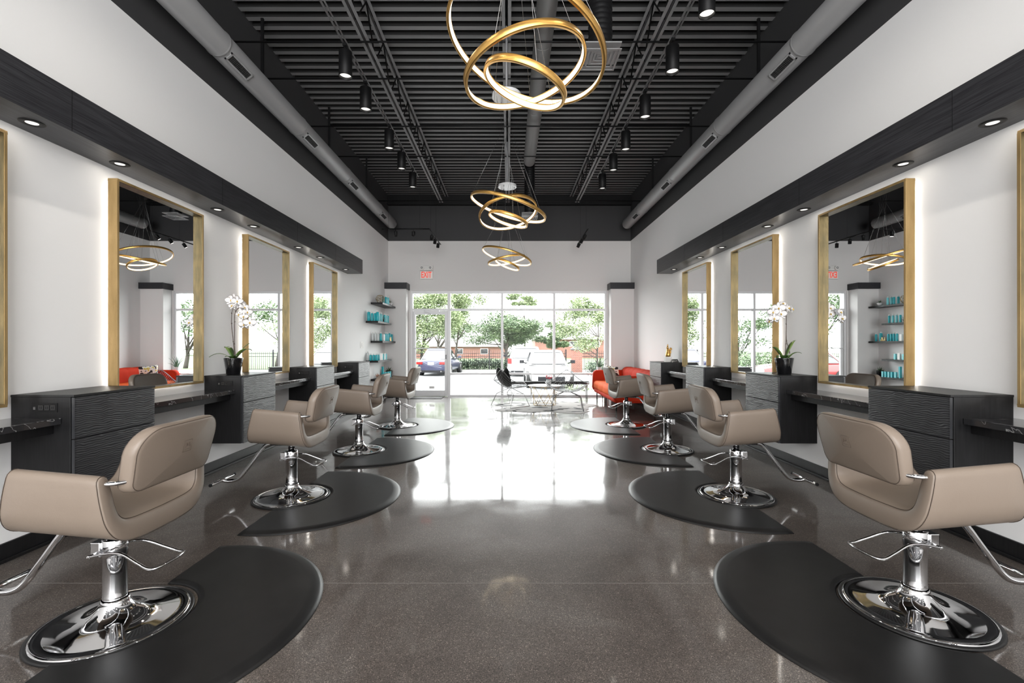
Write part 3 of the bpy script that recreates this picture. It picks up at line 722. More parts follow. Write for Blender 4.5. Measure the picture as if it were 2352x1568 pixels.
#PART2
# ================================================================== ORCHIDS
def leaf_strip(b, base, direc, length, width, rise, droop, mi=0, n=10, fold=.15, thick=.0015):
    d = Vector(direc).normalized(); side = d.cross(Vector((0, 0, 1))).normalized(); rows = []
    for i in range(n+1):
        t = i/n; p = Vector(base)+d*length*t+Vector((0, 0, rise*math.sin(t*PI*.62)-droop*t*t)); w = width*(math.sin(PI*min(1, t*.93+.07))**.7)*.5+.0006
        rows.append([p-side*w+Vector((0, 0, fold*w)), p, p+side*w+Vector((0, 0, fold*w)), p+Vector((0, 0, -thick*1.5))])
    b.loft(rows, mi, True, True, True)
def blade(b, base, tip, w, mi=0, n=7, bend=(0, 0, 0), thick=.35):
    base = Vector(base); tip = Vector(tip); d = (tip-base); s = d.cross(Vector((0, 0, 1))); s = s.normalized() if s.length > 1e-5 else Vector((1, 0, 0)); nn = s.cross(d).normalized(); rows = []
    for i in range(n+1):
        t = i/n; p = base+d*t+Vector(bend)*math.sin(t*PI); ww = w*.5*(1-t)**.7+.0004
        rows.append([p-s*ww, p+nn*ww*thick, p+s*ww, p-nn*ww*thick])
    b.loft(rows, mi, True, True, True)
def flower(b, c, face, size, up=(0, 0, 1)):
    f = Vector(face).normalized(); r = f.cross(Vector(up)).normalized(); u = r.cross(f)
    def petal(ang, L, W, z=0.):
        d = r*math.cos(ang)+u*math.sin(ang); s = d.cross(f); rows = []
        for i in range(8):
            t = i/7; w = W*.5*math.sin(PI*(t*.88+.08))**.75; p = Vector(c)+d*L*t+f*(.18*L*math.sin(t*PI*.8)*(1 if z == 0 else .6)-z)
            rows.append([p-s*w-f*.1*w, p-s*w*.5, p+f*.0008, p+s*w*.5, p+s*w-f*.1*w, p+s*w*.5-f*.0008, p-f*.001, p-s*w*.5-f*.0008])
        b.loft(rows, 0, True, True, True)
    for a in (.15, PI-.15): petal(a, size*.56, size*.62, 0)
    for a in (PI/2, -PI/2-.75, -PI/2+.75): petal(a, size*.52, size*.34, .002)
    p = Vector(c)+f*.008
    b.tube([p-f*.006, p+f*.006, p+f*.010-u*.008, p+f*.006-u*.016], [.004, .006, .005, .0015], 8, mi=1)
def orchid(loc, rz, label, stems, leaves, flowers, s=1.):
    o = empty('potted_orchid', loc, rz); tag(o, label, 'orchid', 'white orchids in black pots')
    MB().lathe([(0, 0), (.060, 0), (.064, .004), (.088, .165), (.088, .171), (.084, .171), (.081, .155), (0, .153)], 12, cap=False).build('pot', 'blackgloss', o)
    MB().lathe([(0, .156), (.081, .154)], 16, cap=False).build('potting_mix', 'soil', o)
    for base, d, L, W, ri, dr in leaves:
        b = MB(); leaf_strip(b, base, d, L, W, ri, dr); b.build('leaf', 'leaf', o)
    for pts in stems:
        b = MB(); path = smooth_path(pts, 6); b.tube(path, [.0038-.0018*i/len(path) for i in range(len(path))], 7)
        for k in range(6, len(path)-3, 7): q = path[k]; b.tube([q, q+Vector((0, .006 if k % 2 else -.006, .01))], [.006, .003], 6)
        b.build('flower_stem', 'stem', o)
    for c, f, sz in flowers:
        b = MB(); flower(b, c, f, sz*1.18); b.build('flower', ['petal', 'yellow'], o)
# left orchid: stems reach up, one arches to the right (+y is away from the camera, local frame = world)
base = (-2.83, 4.68, .99)
def L2(px, py, Y): return ((px-1168)*Y/1045-base[0], Y-base[1], 1.29-(py-793)*Y/1045-base[2])
def lp(pts): return [L2(*p) for p in pts]
orchid(base, 0, 'white orchid with two stems in a black pot on the left wall cabinet',
  [lp([(539, 822, 4.70), (536, 785, 4.71), (532, 748, 4.82), (532, 725, 4.80), (534, 712, 4.78), (541, 697, 4.76)]), lp([(541, 822, 4.67), (539, 790, 4.67), (539, 745, 4.77), (540, 720, 4.76), (546, 709, 4.75), (554, 707, 4.74), (561, 713, 4.72), (565, 727, 4.70), (564, 742, 4.70)])],
  [((0, 0, .155), (-1, -.45, 0), .24, .05, .105, .10), ((0, .01, .155), (-.9, .3, 0), .13, .075, .13, .0), ((.01, 0, .155), (.9, -.2, 0), .22, .07, .125, .03), ((.01, .01, .155), (1, .5, 0), .19, .075, .16, -.02), ((0, -.02, .155), (.8, -.8, 0), .17, .05, .05, .01), ((0, 0, .155), (-.3, -1, 0), .10, .05, .04, .01)],
  [(L2(531, 690, 4.76), (.3, -1, .2), .088), (L2(538, 685, 4.84), (.6, -.6, .3), .085), (L2(545, 692, 4.74), (.5, -1, .1), .085), (L2(534, 702, 4.78), (-.2, -1, 0), .075), (L2(552, 698, 4.80), (.8, -.5, .2), .09), (L2(561, 706, 4.78), (.8, -.7, .1), .08), (L2(568, 717, 4.72), (.7, -1, .1), .08), (L2(560, 727, 4.67), (.2, -1, 0), .07), (L2(574, 741, 4.68), (.4, -1, .1), .098), (L2(561, 745, 4.70), (.1, -1, -.2), .088), (L2(548, 722, 4.80), (.5, -1, -.1), .055)])
base = (2.86, 4.72, .99)
orchid(base, 0, 'white orchid with a single tall stem in a black pot on the right wall cabinet',
  [lp([(1803, 822, 4.72), (1805, 790, 4.72), (1806, 750, 4.71), (1806, 725, 4.70), (1805, 714, 4.69), (1800, 709, 4.68), (1790, 705, 4.66), (1780, 715, 4.64), (1776, 735, 4.62), (1776, 752, 4.62)]), lp([(1814, 812, 4.74), (1812, 800, 4.74), (1807, 785, 4.73), (1806, 768, 4.72)])],
  [((0, 0, .155), (1, .3, 0), .16, .045, .15, -.06), ((-.01, 0, .155), (-1, -.2, 0), .18, .06, .145, .03), ((-.01, -.01, .155), (-1, -.7, 0), .15, .06, .06, .04), ((.01, -.02, .155), (.7, -.8, 0), .14, .065, .08, .01), ((.02, 0, .155), (.9, .6, 0), .13, .045, .04, -.01), ((0, 0, .155), (0, -1, 0), .08, .05, .05, .01)],
  [(L2(1788, 708, 4.64), (-.3, -1, .1), .105), (L2(1793, 721, 4.62), (-.1, -1, .1), .095), (L2(1776, 717, 4.60), (-.6, -1, .1), .085), (L2(1778, 731, 4.58), (-.3, -1, -.2), .085), (L2(1768, 737, 4.62), (-.8, -.7, -.3), .055), (L2(1810, 708, 4.75), (.5, -.8, .2), .08), (L2(1818, 710, 4.74), (.8, -.6, .1), .07), (L2(1797, 698, 4.70), (.2, -1, .6), .07)])

# ================================================================== SHELVES AND PRODUCTS
SH = {}
for i, (z, y0_, y1_) in enumerate(((2.234, 9.97, 11.10), (1.81, 9.62, 10.72), (1.39, 9.97, 11.10), (.968, 9.62, 10.72), (.55, 9.97, 11.10))):
    o = box('floating_shelf', 'cab', XL, XL+.262, y0_, y1_, z-.042, z, bevel=.002)
    tag(o, 'black floating corner shelf, '+('top one', 'second from the top', 'middle one', 'second from the bottom', 'lowest one')[i], 'shelf', 'floating shelves in the back left corner'); SH[i] = (z, y0_, y1_)
def bottle(nm, m, r, h, capm='white', cr=.6, ch=.03):
    o = MB().lathe([(0, 0), (r*.94, 0), (r, .004), (r, h-.012), (r*.8, h), (r*cr*.9, h+.002), (0, h+.002)], 20, cap=False).build(nm, m)
    MB().lathe([(0, h), (r*cr, h), (r*cr, h+ch-.003), (r*cr*.9, h+ch), (0, h+ch)], 16, cap=False).build('bottle_cap', capm, o); return o
PT = {'T': bottle('product_bottle', 'teal', .034, .19, ch=.03), 't': bottle('product_bottle', 'teal', .024, .165, ch=.028), 'l': bottle('product_bottle', 'teal2', .024, .165, ch=.03),
      'w': bottle('product_bottle', 'clear', .024, .165), 's': bottle('product_bottle', 'teal', .027, .12, ch=.03)}
bx = {}
bx['b'] = MB().box(-.022, .022, -.022, .022, 0, .13).build('product_box', 'teal2', bevel=.001)
bx['B'] = MB().box(-.022, .022, -.022, .022, 0, .13).build('product_box', 'teal', bevel=.001)
bx['c'] = MB().box(-.02, .02, -.03, .03, 0, .15).build('product_box', 'white', bevel=.001)
for k_ in bx.values(): pass
PT.update(bx)
usedp = set()
names = {'T': 'wide teal bottle with white cap', 't': 'slim teal bottle with white cap', 'l': 'slim pale-teal bottle, white cap', 'w': 'slim white bottle', 's': 'short teal bottle with white cap', 'W': 'wide white bottle', 'b': 'light teal carton', 'B': 'teal carton', 'c': 'white carton'}
shn = ['top', 'second', 'middle', 'fourth', 'lowest']
rowsP = {0: [('t', .40, .16), ('t', .47, .2), ('l', .54, .20), ('l', .62, .22)],
         1: [('T', .06, .05), ('t', .07, .115), ('t', .08, .17), ('T', .09, .225), ('t', .20, .22), ('l', .30, .225), ('l', .40, .225), ('t', .62, .225), ('l', .72, .225), ('l', .82, .225), ('t', .92, .225)],
         2: [('w', .06, .03), ('w', .08, .085), ('w', .10, .14), ('t', .12, .19), ('c', .26, .215), ('t', .36, .225), ('t', .44, .225), ('t', .52, .22), ('t', .60, .22), ('T', .86, .18), ('t', .96, .215)],
         3: [('w', .05, .03), ('s', .06, .09), ('s', .07, .15), ('s', .08, .205), ('s', .20, .21), ('c', .32, .21), ('c', .42, .215), ('b', .54, .22), ('c', .66, .215), ('b', .76, .22)],
         4: [('B', .34, .17), ('b', .42, .20), ('B', .50, .215), ('b', .58, .22), ('B', .66, .225), ('b', .74, .23)]}
cnt = {}
ordn = ['first', 'second', 'third', 'fourth', 'fifth', 'sixth', 'seventh', 'eighth', 'ninth', 'tenth', 'eleventh']
for si, lst in rowsP.items():
    z, ya, yb = SH[si]
    for i, (k, dy, dx) in enumerate(lst):
        o = PT[k] if k not in usedp else copy_tree(PT[k]); usedp.add(k)
        place(o, (XL+dx+.0, ya+dy, z), 0, '%s on the %s corner shelf, %s from the camera end' % (names[k], shn[si], ordn[i]), 'carton' if k in 'bBc' else 'bottle', 'hair products on the %s corner shelf' % shn[si])
o = copy_tree(PT['B']); place(o, (XL+.17, SH[4][1]+.34, SH[4][0]+.13), 0, 'teal carton stacked on another carton on the lowest corner shelf', 'carton', 'hair products on the lowest corner shelf')
# wire sphere
bm = bmesh.new(); bmesh.ops.create_icosphere(bm, subdivisions=2, radius=.098); b = MB()
dual = {f: f.calc_center_median().normalized()*.098 for f in bm.faces}
bm2 = bmesh.new(); bmesh.ops.create_icosphere(bm2, subdivisions=1, radius=.098)
fc = {f.index: f.calc_center_median().normalized()*.098 for f in bm2.faces}
for e in bm2.edges: f1, f2 = e.link_faces; b.tube([fc[f1.index], fc[f2.index]], .0038, 5)
for v_ in bm2.verts:
    for f1 in v_.link_faces: b.tube([v_.co*.97, fc[f1.index]], .0022, 4)
o = b.build('wire_sphere', 'brasswire', loc=(XL+.14, SH[0][1]+.24, SH[0][0]+.096)); tag(o, 'geometric open wire sphere on the top corner shelf', 'ornament'); bm.free(); bm2.free()
def succulent(loc, label, cat, potm, leafm, r, n, L, potr=.05, poth=.07, loc2=None, leafn='leaves'):
    o = empty('potted_succulent', loc); tag(o, label, cat)
    MB().lathe([(0, 0), (potr*.7, 0), (potr, poth*.8), (potr, poth), (potr*.9, poth), (potr*.88, poth*.88), (0, poth*.88)], 20, cap=False).build('pot', potm, o)
    b = MB(); q = random.Random(n)
    for i in range(n):
        a = 2.4*i; e = .25+1.1*(i/n); d = Vector((math.cos(a)*math.cos(e), math.sin(a)*math.cos(e), math.sin(e)))*L*q.uniform(.8, 1.1)
        blade(b, (0, 0, poth*.85), Vector((0, 0, poth*.85))+d, L*.22, 0, 5, (0, 0, -.1*L))
    b.build(leafn, leafm, o); return o
succulent((XL+.19, SH[0][1]+.88, SH[0][0]), 'small green succulent in a white bowl on the top corner shelf', 'plant', 'whitegloss', 'succ', .05, 16, .09, .06, .07)
succulent((XL+.21, SH[1][1]+.51, SH[1][0]), 'small dark succulent between the teal bottles on the second corner shelf', 'plant', 'black', 'succ', .05, 12, .11, .04, .05)
succulent((XL+.17, SH[4][1]+.90, SH[4][0]), 'spiky green plant in a black pot on the lowest corner shelf', 'plant', 'black', 'succ', .05, 18, .13, .075, .14)
succulent((XL+.12, SH[4][1]+.12, SH[4][0]), 'coral-tinted succulent at the near end of the lowest corner shelf', 'plant', 'whitegloss', 'coral', .05, 16, .10, .04, .045)
# script word "hello"
b = MB()
def sc_(pts): return smooth_path([(0, y*.001, z*.001) for y, z in pts], 5)
word = [(0, 5), (14, 40), (22, 78), (14, 86), (9, 60), (8, 2), (12, 30), (24, 40), (30, 24), (32, 4), (42, 10), (56, 26), (60, 36), (50, 40), (44, 22), (50, 4), (62, 4), (76, 40), (84, 78), (76, 84), (70, 50), (74, 8), (86, 8), (98, 44), (106, 80), (98, 86), (92, 50), (96, 8), (106, 10), (116, 32), (128, 38), (134, 22), (126, 4), (114, 8), (114, 28), (128, 36), (142, 32)]
b.tube(sc_(word), .0055, 6); b.v = [(x, y, z+.002) for x, y, z in b.v]
o = b.build('script_sign', 'brasswire', loc=(XL+.246, SH[2][1]+.66, SH[2][0]+.0)); o.rotation_euler = (0, 0, 0); tag(o, 'small gold script word hello on the middle corner shelf', 'sign')

# exit sign on the back wall
o = empty('exit_sign', (-2.055, YB, 3.09)); tag(o, 'lit exit sign with two round emergency lamps above the door', 'exit sign')
MB().box(-.165, .165, -.05, 0, -.145, .06).build('sign_housing', 'white', o, bevel=.008)
MB().box(-.145, .145, -.053, -.049, -.125, .045).build('sign_face', 'exitface', o)
text_mesh('lettering', 'EXIT', .21, 'exitred', o, .0015, (0, -.055, -.043), (PI/2, 0, 0), .60, .004)['label'] = 'red EXIT letters'
MB().box(-.165, .165, -.06, 0, .068, .195).build('lamp_housing', 'white', o, bevel=.008)
for s in (-1, 1):
    h = MB().tube([(s*.105, -.055, .135), (s*.105, -.10, .135)], .055, 28).build('emergency_lamp', 'white', o)
    MB().tube([(s*.105, -.1005, .135), (s*.105, -.103, .135)], .028, 20).build('lamp_ring', 'darkdish', h)
    MB().tube([(s*.105, -.103, .135), (s*.105, -.106, .135)], .013, 16).build('lamp_bulb', 'whitegloss', h)
# figurine, box, card holder on the far right cabinet
fx, fy = XR-.16, 8.28
o = box('white_riser', 'white', fx-.06, fx+.045, fy-.05, fy+.05, .99, 1.085, bevel=.002); tag(o, 'small white block under the gold figurine', 'display block')
b = MB(); P0 = (0, 0, 0)
b.tube([(0, 0, 0), (0, 0, .03), (0, 0, .06), (0, 0, .10), (-.006, 0, .13), (-.006, 0, .15)], [.042, .047, .040, .030, .022, .016], 16)
b.tube([(-.008, 0, .14), (-.012, 0, .165), (-.01, 0, .18)], [.014, .021, .012], 12)
b.tube([(-.018, -.008, .17), (-.02, -.01, .205), (-.016, -.01, .225)], [.006, .007, .002], 8); b.tube([(0, .006, .17), (.0, .008, .205), (.0, .008, .228)], [.006, .007, .002], 8)
b.tube(smooth_path([(.02, 0, .03), (.045, 0, .06), (.048, 0, .10), (.035, 0, .135), (.05, 0, .155), (.066, 0, .14), (.062, 0, .12)], 4), .012, 10)
b.tube([(-.02, -.02, .11), (-.036, -.03, .085), (-.02, -.035, .07)], .008, 8)
o = b.build('animal_figurine', 'brass', loc=(fx, fy, 1.086)); o.rotation_euler = (0, 0, .2); tag(o, 'shiny gold sitting animal figurine with a curled tail on a white block', 'figurine')
b = MB(); hx = XR-.10
b.add([(x, y, z) for x, y, z in [(-.065, -.04, 0), (.065, -.04, 0), (.065, .04, 0), (-.065, .04, 0), (-.045, -.02, .055), (.045, -.02, .055), (.045, .03, .055), (-.045, .03, .055)]], [(0, 3, 2, 1), (4, 5, 6, 7), (0, 1, 5, 4), (1, 2, 6, 5), (2, 3, 7, 6), (3, 0, 4, 7)])
o = b.build('card_holder', 'blackgloss', loc=(2.965, 8.12, .99), bevel=.003); tag(o, 'black card stand with white script at the corner of the far right cabinet', 'card stand')
g = MB(); g.tube(smooth_path([(-.045, -.0365, .014), (-.035, -.029, .034), (-.028, -.035, .016), (-.02, -.030, .030), (-.012, -.035, .016), (0, -.031, .028), (.01, -.035, .016), (.022, -.029, .034), (.035, -.035, .018)], 4), .0016, 4); g.build('script_lettering', 'white', o)

# ================================================================== LOUNGE
# sofa: local frame, back against the right wall, faces -x
o = empty('orange_sofa', (XR-.07, 9.88, 0)); tag(o, 'orange-red velvet sofa with channel seams against the right wall near the window', 'sofa')
Lh = 1.15
def ridged(prof, y0, y1, ny, seams, mname, name, amp=.022, wob=.03, endround=.10):
    b = MB(); rows = []
    cx = sum(p[0] for p in prof)/len(prof); cz = sum(p[1] for p in prof)/len(prof)
    for i in range(ny+1):
        t = i/ny; y = y0+(y1-y0)*t; e = min(t, 1-t)*(y1-y0); es = 1 if e > endround else math.sqrt(max(0, 1-(1-e/endround)**2))
        row = []
        for k, (x, z) in enumerate(prof):
            yy = y+wob*math.sin(k*.55)
            ph = (yy-y0)/(y1-y0)*seams; g = abs(math.sin(ph*PI))**.35
            f = (.80+.20*es); dx, dz = x-cx, z-cz; l = math.hypot(dx, dz)+1e-6
            off = -amp*(1-g)-.05*(1-es)
            row.append((x+dx/l*off, y, z+dz/l*off))
        rows.append(row)
    b.loft(rows, 0, True, True); return b.build(name, mname, o)
def rrect(x0, x1, z0, z1, r, n=7):
    out = []
    for cx, cz, a0 in ((x1-r, z1-r, 0), (x0+r, z1-r, PI/2), (x0+r, z0+r, PI), (x1-r, z0+r, 3*PI/2)):
        out += [(cx+r*math.cos(a0+PI/2*k/n), cz+r*math.sin(a0+PI/2*k/n)) for k in range(n+1)]
    return out
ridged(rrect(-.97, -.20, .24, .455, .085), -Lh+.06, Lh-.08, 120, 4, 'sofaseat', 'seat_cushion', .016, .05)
ridged(rrect(-.95, -.12, .17, .28, .05), -Lh+.04, Lh-.04, 20, 1, 'sofa', 'base', 0, 0)
ridged([(x-.14*(z-.24)*0+.12*(z-.8), z) for x, z in rrect(-.26, .04, .24, .78, .11)], -Lh, Lh, 110, 7, 'sofa', 'backrest', .02, .0)
for s, nm in ((1, 'armrest'), (-1, 'armrest')):
    b = MB(); pr = rrect(-.98, -.12, .20, .70, .10); rows = []
    for t, ins in ((-1, .06), (-.8, .02), (-.4, 0), (.4, 0), (.8, .02), (1, .06)):
        rows.append([((x+.55)*(1-ins)-.55+(.04 if x < -.6 else 0)*(z-.2), (Lh-.06+t*.075)*s, (z-.45)*(1-ins)+.45) for x, z in pr])
    b.loft(rows, 0, True, True); b.build(nm, 'sofa', o)
for x, y in ((-.88, -Lh+.2), (-.88, Lh-.15), (-.12, -Lh+.2), (-.12, Lh-.15), (-.88, 0)): MB().tube([(x, y, 0), (x, y, .2)], .014, 10).build('leg', 'black', o)
# pillow
b = MB(); N = 24; rows = []
for i in range(N+1):
    for j in range(N+1):
        pass
def pillow(w, t, m, name):
    b = MB(); n = 16
    for s in (1, -1):
        vs = []; fs = []
        for i in range(n+1):
            for j in range(n+1):
                u = -1+2*i/n; v_ = -1+2*j/n; th = t*(max(0, (1-u*u))*max(0, (1-v_*v_)))**.38; pin = 1-.07*(1-abs(u*v_))
                vs.append((s*th*.5, u*w/2*pin, v_*w/2*pin))
        for i in range(n):
            for j in range(n): k = i*(n+1)+j; fs.append((k, k+1, k+n+2, k+n+1))
        b.add(vs, fs, 0, True)
    return b.build(name, m)
o2 = pillow(.37, .14, 'pillow', 'throw_pillow'); o2.location = (2.42, 10.56, .645); o2.rotation_euler = (.12, -.35, -.95+PI/2); tag(o2, 'black, white and yellow patterned pillow on the orange sofa', 'pillow')

# cowhide rug
pts = []; q = random.Random(3)
for k in range(90):
    a = 2*PI*k/90; r_ = 1+.10*math.sin(5*a+.6)+.07*math.sin(9*a)+.05*noise.noise(Vector((math.cos(a)*3, math.sin(a)*3, 0)))+(.16 if abs(math.sin(2*a+.3)) > .93 else 0)
    pts.append((.78+1.0*r_*math.cos(a), 9.65+.95*r_*math.sin(a)))
b = MB(); n = len(pts); c = (.78, 9.65)
top = [[(c[0]+(x-c[0])*f, c[1]+(y-c[1])*f, z) for x, y in pts] for f, z in ((1, .0005), (.998, .005), (.98, .008), (.6, .008), (.2, .008))]
b.loft(top, cap=False); b.add(top[-1], [tuple(range(n))]); o = b.build('cowhide_rug', 'hide'); tag(o, 'black and white cowhide rug under the wire chairs', 'rug')
# door mat
o = MB().box(-2.45, -1.62, 11.0, 11.36, 0.0005, .012).build('door_mat', 'slat', bevel=.004); tag(o, 'thin dark grey mat in front of the glass door', 'door mat')

# diamond wire chairs (front = +x)
def wire_chair(label, loc, rz, cushion):
    o = empty('wire_lounge_chair', loc, rz); tag(o, label, 'wire chair')
    def S(s, t):
        a = (s+t)/2; b_ = (s-t)/2; g = 1+.9*abs(a*b_); a *= g; b_ *= g
        z = .372+(.404*a*a if a < 0 else .02*a*a)+.165*b_*b_*(1-.3*max(a, 0))
        x = .42*a+(.16*a*a if a < 0 else -.02*a*a)+.03-.05*b_*b_
        return Vector((x, .43*b_, z))
    b = MB(); n = 18
    for i in range(1, n):
        v_ = -1+2*i/n
        b.tube([S(v_, -1+2*k/20) for k in range(21)], .0028, 4); b.tube([S(-1+2*k/20, v_) for k in range(21)], .0028, 4)
    b.build('wire_seat', 'wirepaint', o)
    rim = [S(-1+2*k/20, -1) for k in range(20)]+[S(1, -1+2*k/20) for k in range(20)]+[S(1-2*k/20, 1) for k in range(20)]+[S(-1, 1-2*k/20) for k in range(20)]
    MB().tube(rim, .007, 8, closed=True).build('rim', 'wirepaint', o)
    for s in (-1, 1):
        b = MB(); b.tube([(-.02, s*.02, .375), (-.12, s*.27, .26), (-.25, s*.31, .01), (.29, s*.31, .01), (.17, s*.27, .26), (.05, s*.02, .38)], .008, 8); b.build('leg_frame', 'wirepaint', o)
    MB().tube([(-.12, -.27, .26), (-.12, .27, .26)], .006, 8).tube([(.17, -.27, .26), (.17, .27, .26)], .006, 8).build('crossbar', 'wirepaint', o)
    if cushion:
        b = MB(); rows = []
        for i in range(17):
            t = -1+2*i/16; row = []
            for k in range(16):
                ang = 2*PI*k/16; bb = math.cos(ang)*.42*math.sqrt(max(0, 1-t*t))+1e-4; th = .03*math.sin(ang)*math.sqrt(max(0, 1-t*t))
                a = -.56+.36*t; p = S(a+bb, a-bb); row.append(p+Vector((.030+th, 0, .018+th*.6)))
            rows.append(row)
        b.loft(rows, cap=True); b.build('cushion', 'black', o)
    return o
wire_chair('left diamond-shaped wire chair with a black back cushion', (.02, 9.6, .009), .72, True)
wire_chair('right diamond-shaped wire chair, seen from the front', (1.17, 9.1, .009), -PI/2-.1, False)
# coffee table with brass wire base
o = empty('coffee_table', (.78, 9.85, .009)); tag(o, 'low round glass-topped coffee table on a crossed brass wire base', 'coffee table')
MB().lathe([(0, .41), (.36, .41), (.365, .415), (.36, .42), (0, .42)], 48, cap=False).build('table_top', 'whitegloss', o)
b = MB(); n = 8
for k in range(n):
    a0 = 2*PI*k/n; a1 = 2*PI*(k+1.0)/n; a2 = 2*PI*(k-1.0)/n
    for a in (a1, a2): b.tube([(.33*math.cos(a0), .33*math.sin(a0), .41), (.24*math.cos(a), .24*math.sin(a), .005)], .005, 6)
b.tube([(.24*math.cos(2*PI*k/24), .24*math.sin(2*PI*k/24), .005) for k in range(24)], .005, 6, closed=True); b.tube([(.33*math.cos(2*PI*k/24), .33*math.sin(2*PI*k/24), .405) for k in range(24)], .005, 6, closed=True)
b.build('wire_base', 'brasswire', o)
o = empty('flower_vase', (.86, 9.75, .429)); tag(o, 'glass vase with red flowers on the coffee table', 'vase')
MB().lathe([(0, 0), (.04, 0), (.055, .05), (.05, .12), (.045, .13)], 20, cap=False).build('vase', 'clear', o)
b = MB(); q = random.Random(5)
for k in range(16):
    c = Vector((q.uniform(-.06, .06), q.uniform(-.06, .06), q.uniform(.15, .22)))
    for j in range(5): a = 2*PI*j/5; blade(b, c, c+Vector((math.cos(a)*.03, math.sin(a)*.03, .012)), .03)
b.build('blooms', 'redflower', o)
# console table along the window with dark lower bench, and aloe
o = empty('console_table', (0, 11.22, 0)); tag(o, 'long narrow console table with chrome legs under the window', 'console table')
MB().box(.55, 2.36, -.13, .13, .585, .61).build('table_top', 'whitegloss', o, bevel=.003)
for x in (.56, 2.34):
    for y in (-.12, .12): MB().box(x-.01, x+.01, y-.01, y+.01, 0, .585).build('leg', 'chromewire', o)
o = empty('window_bench', (1.0, 11.0, 0)); tag(o, 'long black bench top on thin metal legs in front of the window', 'bench')
MB().box(-.98, .93, -.14, .05, .36, .425).build('bench_top', 'black', o, bevel=.004)
for x in (-.93, .88):
    for y in (-.12, .03): MB().box(x-.009, x+.009, y-.009, y+.009, 0, .36).build('leg', 'chromewire', o)
o = empty('potted_aloe', (2.23, 11.2, .61)); tag(o, 'spiky aloe plant in a white pot at the window beside the sofa', 'plant')
MB().lathe([(0, 0), (.05, 0), (.065, .15), (.06, .15), (.058, .135), (0, .135)], 24, cap=False).build('pot', 'whitegloss', o)
b = MB()
for dx, dy, h, bx_ in ((-.16, .0, .28, -.02), (-.05, .03, .32, 0), (.03, -.04, .31, .0), (.13, .02, .28, .03), (.22, .0, .26, .05), (.20, -.05, .12, .03), (-.10, -.08, .16, -.02), (.08, .1, .3, .02), (-.12, .08, .22, 0)):
    blade(b, (dx*.1, dy*.1, .13), (dx, dy, .13+h*.95), .042, 0, 8, (-dx*.12, 0, .02), .5)
b.build('leaves', 'aloe', o)

# ================================================================== OUTSIDE
GZ = -.37
b = MB(); b.add([(-30, 13.0, -.12), (30, 13.0, -.12), (-30, 17, GZ), (30, 17, GZ), (-30, 29.0, GZ), (30, 29.0, GZ)], [(0, 1, 3, 2), (2, 3, 5, 4)])
struct(b.build('parking_lot', 'asphalt'))
struct(MB().box(-30, 30, YB+.25, 13.0, -.3, -.02).build('sidewalk', 'concrete'))
struct(MB().box(-30, 30, 28.6, 28.8, GZ-.1, GZ+.12).build('kerb', 'concrete'))
o = MB().add([(-60, 28.8, GZ), (60, 28.8, GZ), (60, 120, GZ), (-60, 120, GZ)], [(0, 1, 2, 3)]).build('lawn', 'grass'); tag(o, 'green lawn beyond the parking lot fence', 'grass', kind='stuff')
def W(px, py, Y): return ((px-1168)*Y/1045, Y, 1.29-(py-793)*Y/1045)
def leafcloud(b, blobs, n, size, q, mi=0):
    tot = sum(r[0]*r[1]*r[2] for _, r in blobs)
    for c, r in blobs:
        k = int(n*(r[0]*r[1]*r[2])/tot)
        for _ in range(k):
            d = Vector((q.gauss(0, 1), q.gauss(0, 1), q.gauss(0, 1))).normalized()*(q.random()**.45)
            p = Vector(c)+Vector((d.x*r[0], d.y*r[1], d.z*r[2])); a = Vector((q.uniform(-1, 1), q.uniform(-1, 1), q.uniform(-.6, .3))).normalized(); w = a.cross(Vector((q.uniform(-1, 1), q.uniform(-1, 1), 1))).normalized()
            s = size*q.uniform(.6, 1.3); b.add([p-a*s, p+w*s*.45, p+a*s, p-w*s*.45], [(0, 1, 2, 3)], mi)
def tree(label, base, top, blobs, n, size, m, seed, limbs=7, r0=.11):
    o = empty('tree', base); tag(o, label, 'tree', 'trees beyond the parking lot'); q = random.Random(seed); B = Vector(base)
    b = MB(); T = Vector(top)-B; mid = T*.35+Vector((q.uniform(-.1, .1), 0, 0))
    b.tube(smooth_path([(0, 0, 0), mid, T*.7, T], 4), [r0*(1-.8*i/12) for i in range(13)], 8)
    for i in range(limbs):
        c, r = blobs[i % len(blobs)]; e = Vector(c)-B+Vector((q.uniform(-.6, .6)*r[0], q.uniform(-.6, .6)*r[1], q.uniform(-.1, .5)*r[2])); s = T*q.uniform(.3, .75)
        b.tube(smooth_path([s, s.lerp(e, .5)+Vector((0, 0, -.12)), e], 4), [r0*.38*(1-.8*k/8) for k in range(9)], 5)
    b.build('trunk', 'bark', o)
    b = MB(); leafcloud(b, [(Vector(c)-B, r) for c, r in blobs], n, size, q); b.build('crown', m, o, fixn=False); return o
def blobs(q, c, R, n, sm):
    out = []
    for _ in range(n):
        d = Vector((q.gauss(0, 1), q.gauss(0, 1), q.gauss(0, 1))).normalized()*q.uniform(.35, .85)
        out.append(((c[0]+d.x*R[0], c[1]+d.y*R[1], c[2]+d.z*R[2]), (R[0]*sm, R[1]*sm, R[2]*sm*.6)))
    return out
q = random.Random(11)
bl = blobs(q, W(1165, 760, 33.5), (2.9, 2.2, 1.75), 34, .40)
tree('dense dark green tree with a broad crown in the middle of the window', (-.12, 33.5, GZ), W(1166, 765, 33.5), bl, 26000, .085, 'leaves1', 1, 9, .16)
bl = blobs(q, W(985, 725, 33), (2.6, 1.6, 2.8), 26, .36)
tree('light green tree seen through the glass door', (W(962, 0, 33)[0], 33, GZ), W(975, 760, 33), bl, 20000, .095, 'leaves2', 2, 8, .13)
bl = blobs(q, W(1062, 700, 38), (2.0, 1.5, 2.8), 16, .38)
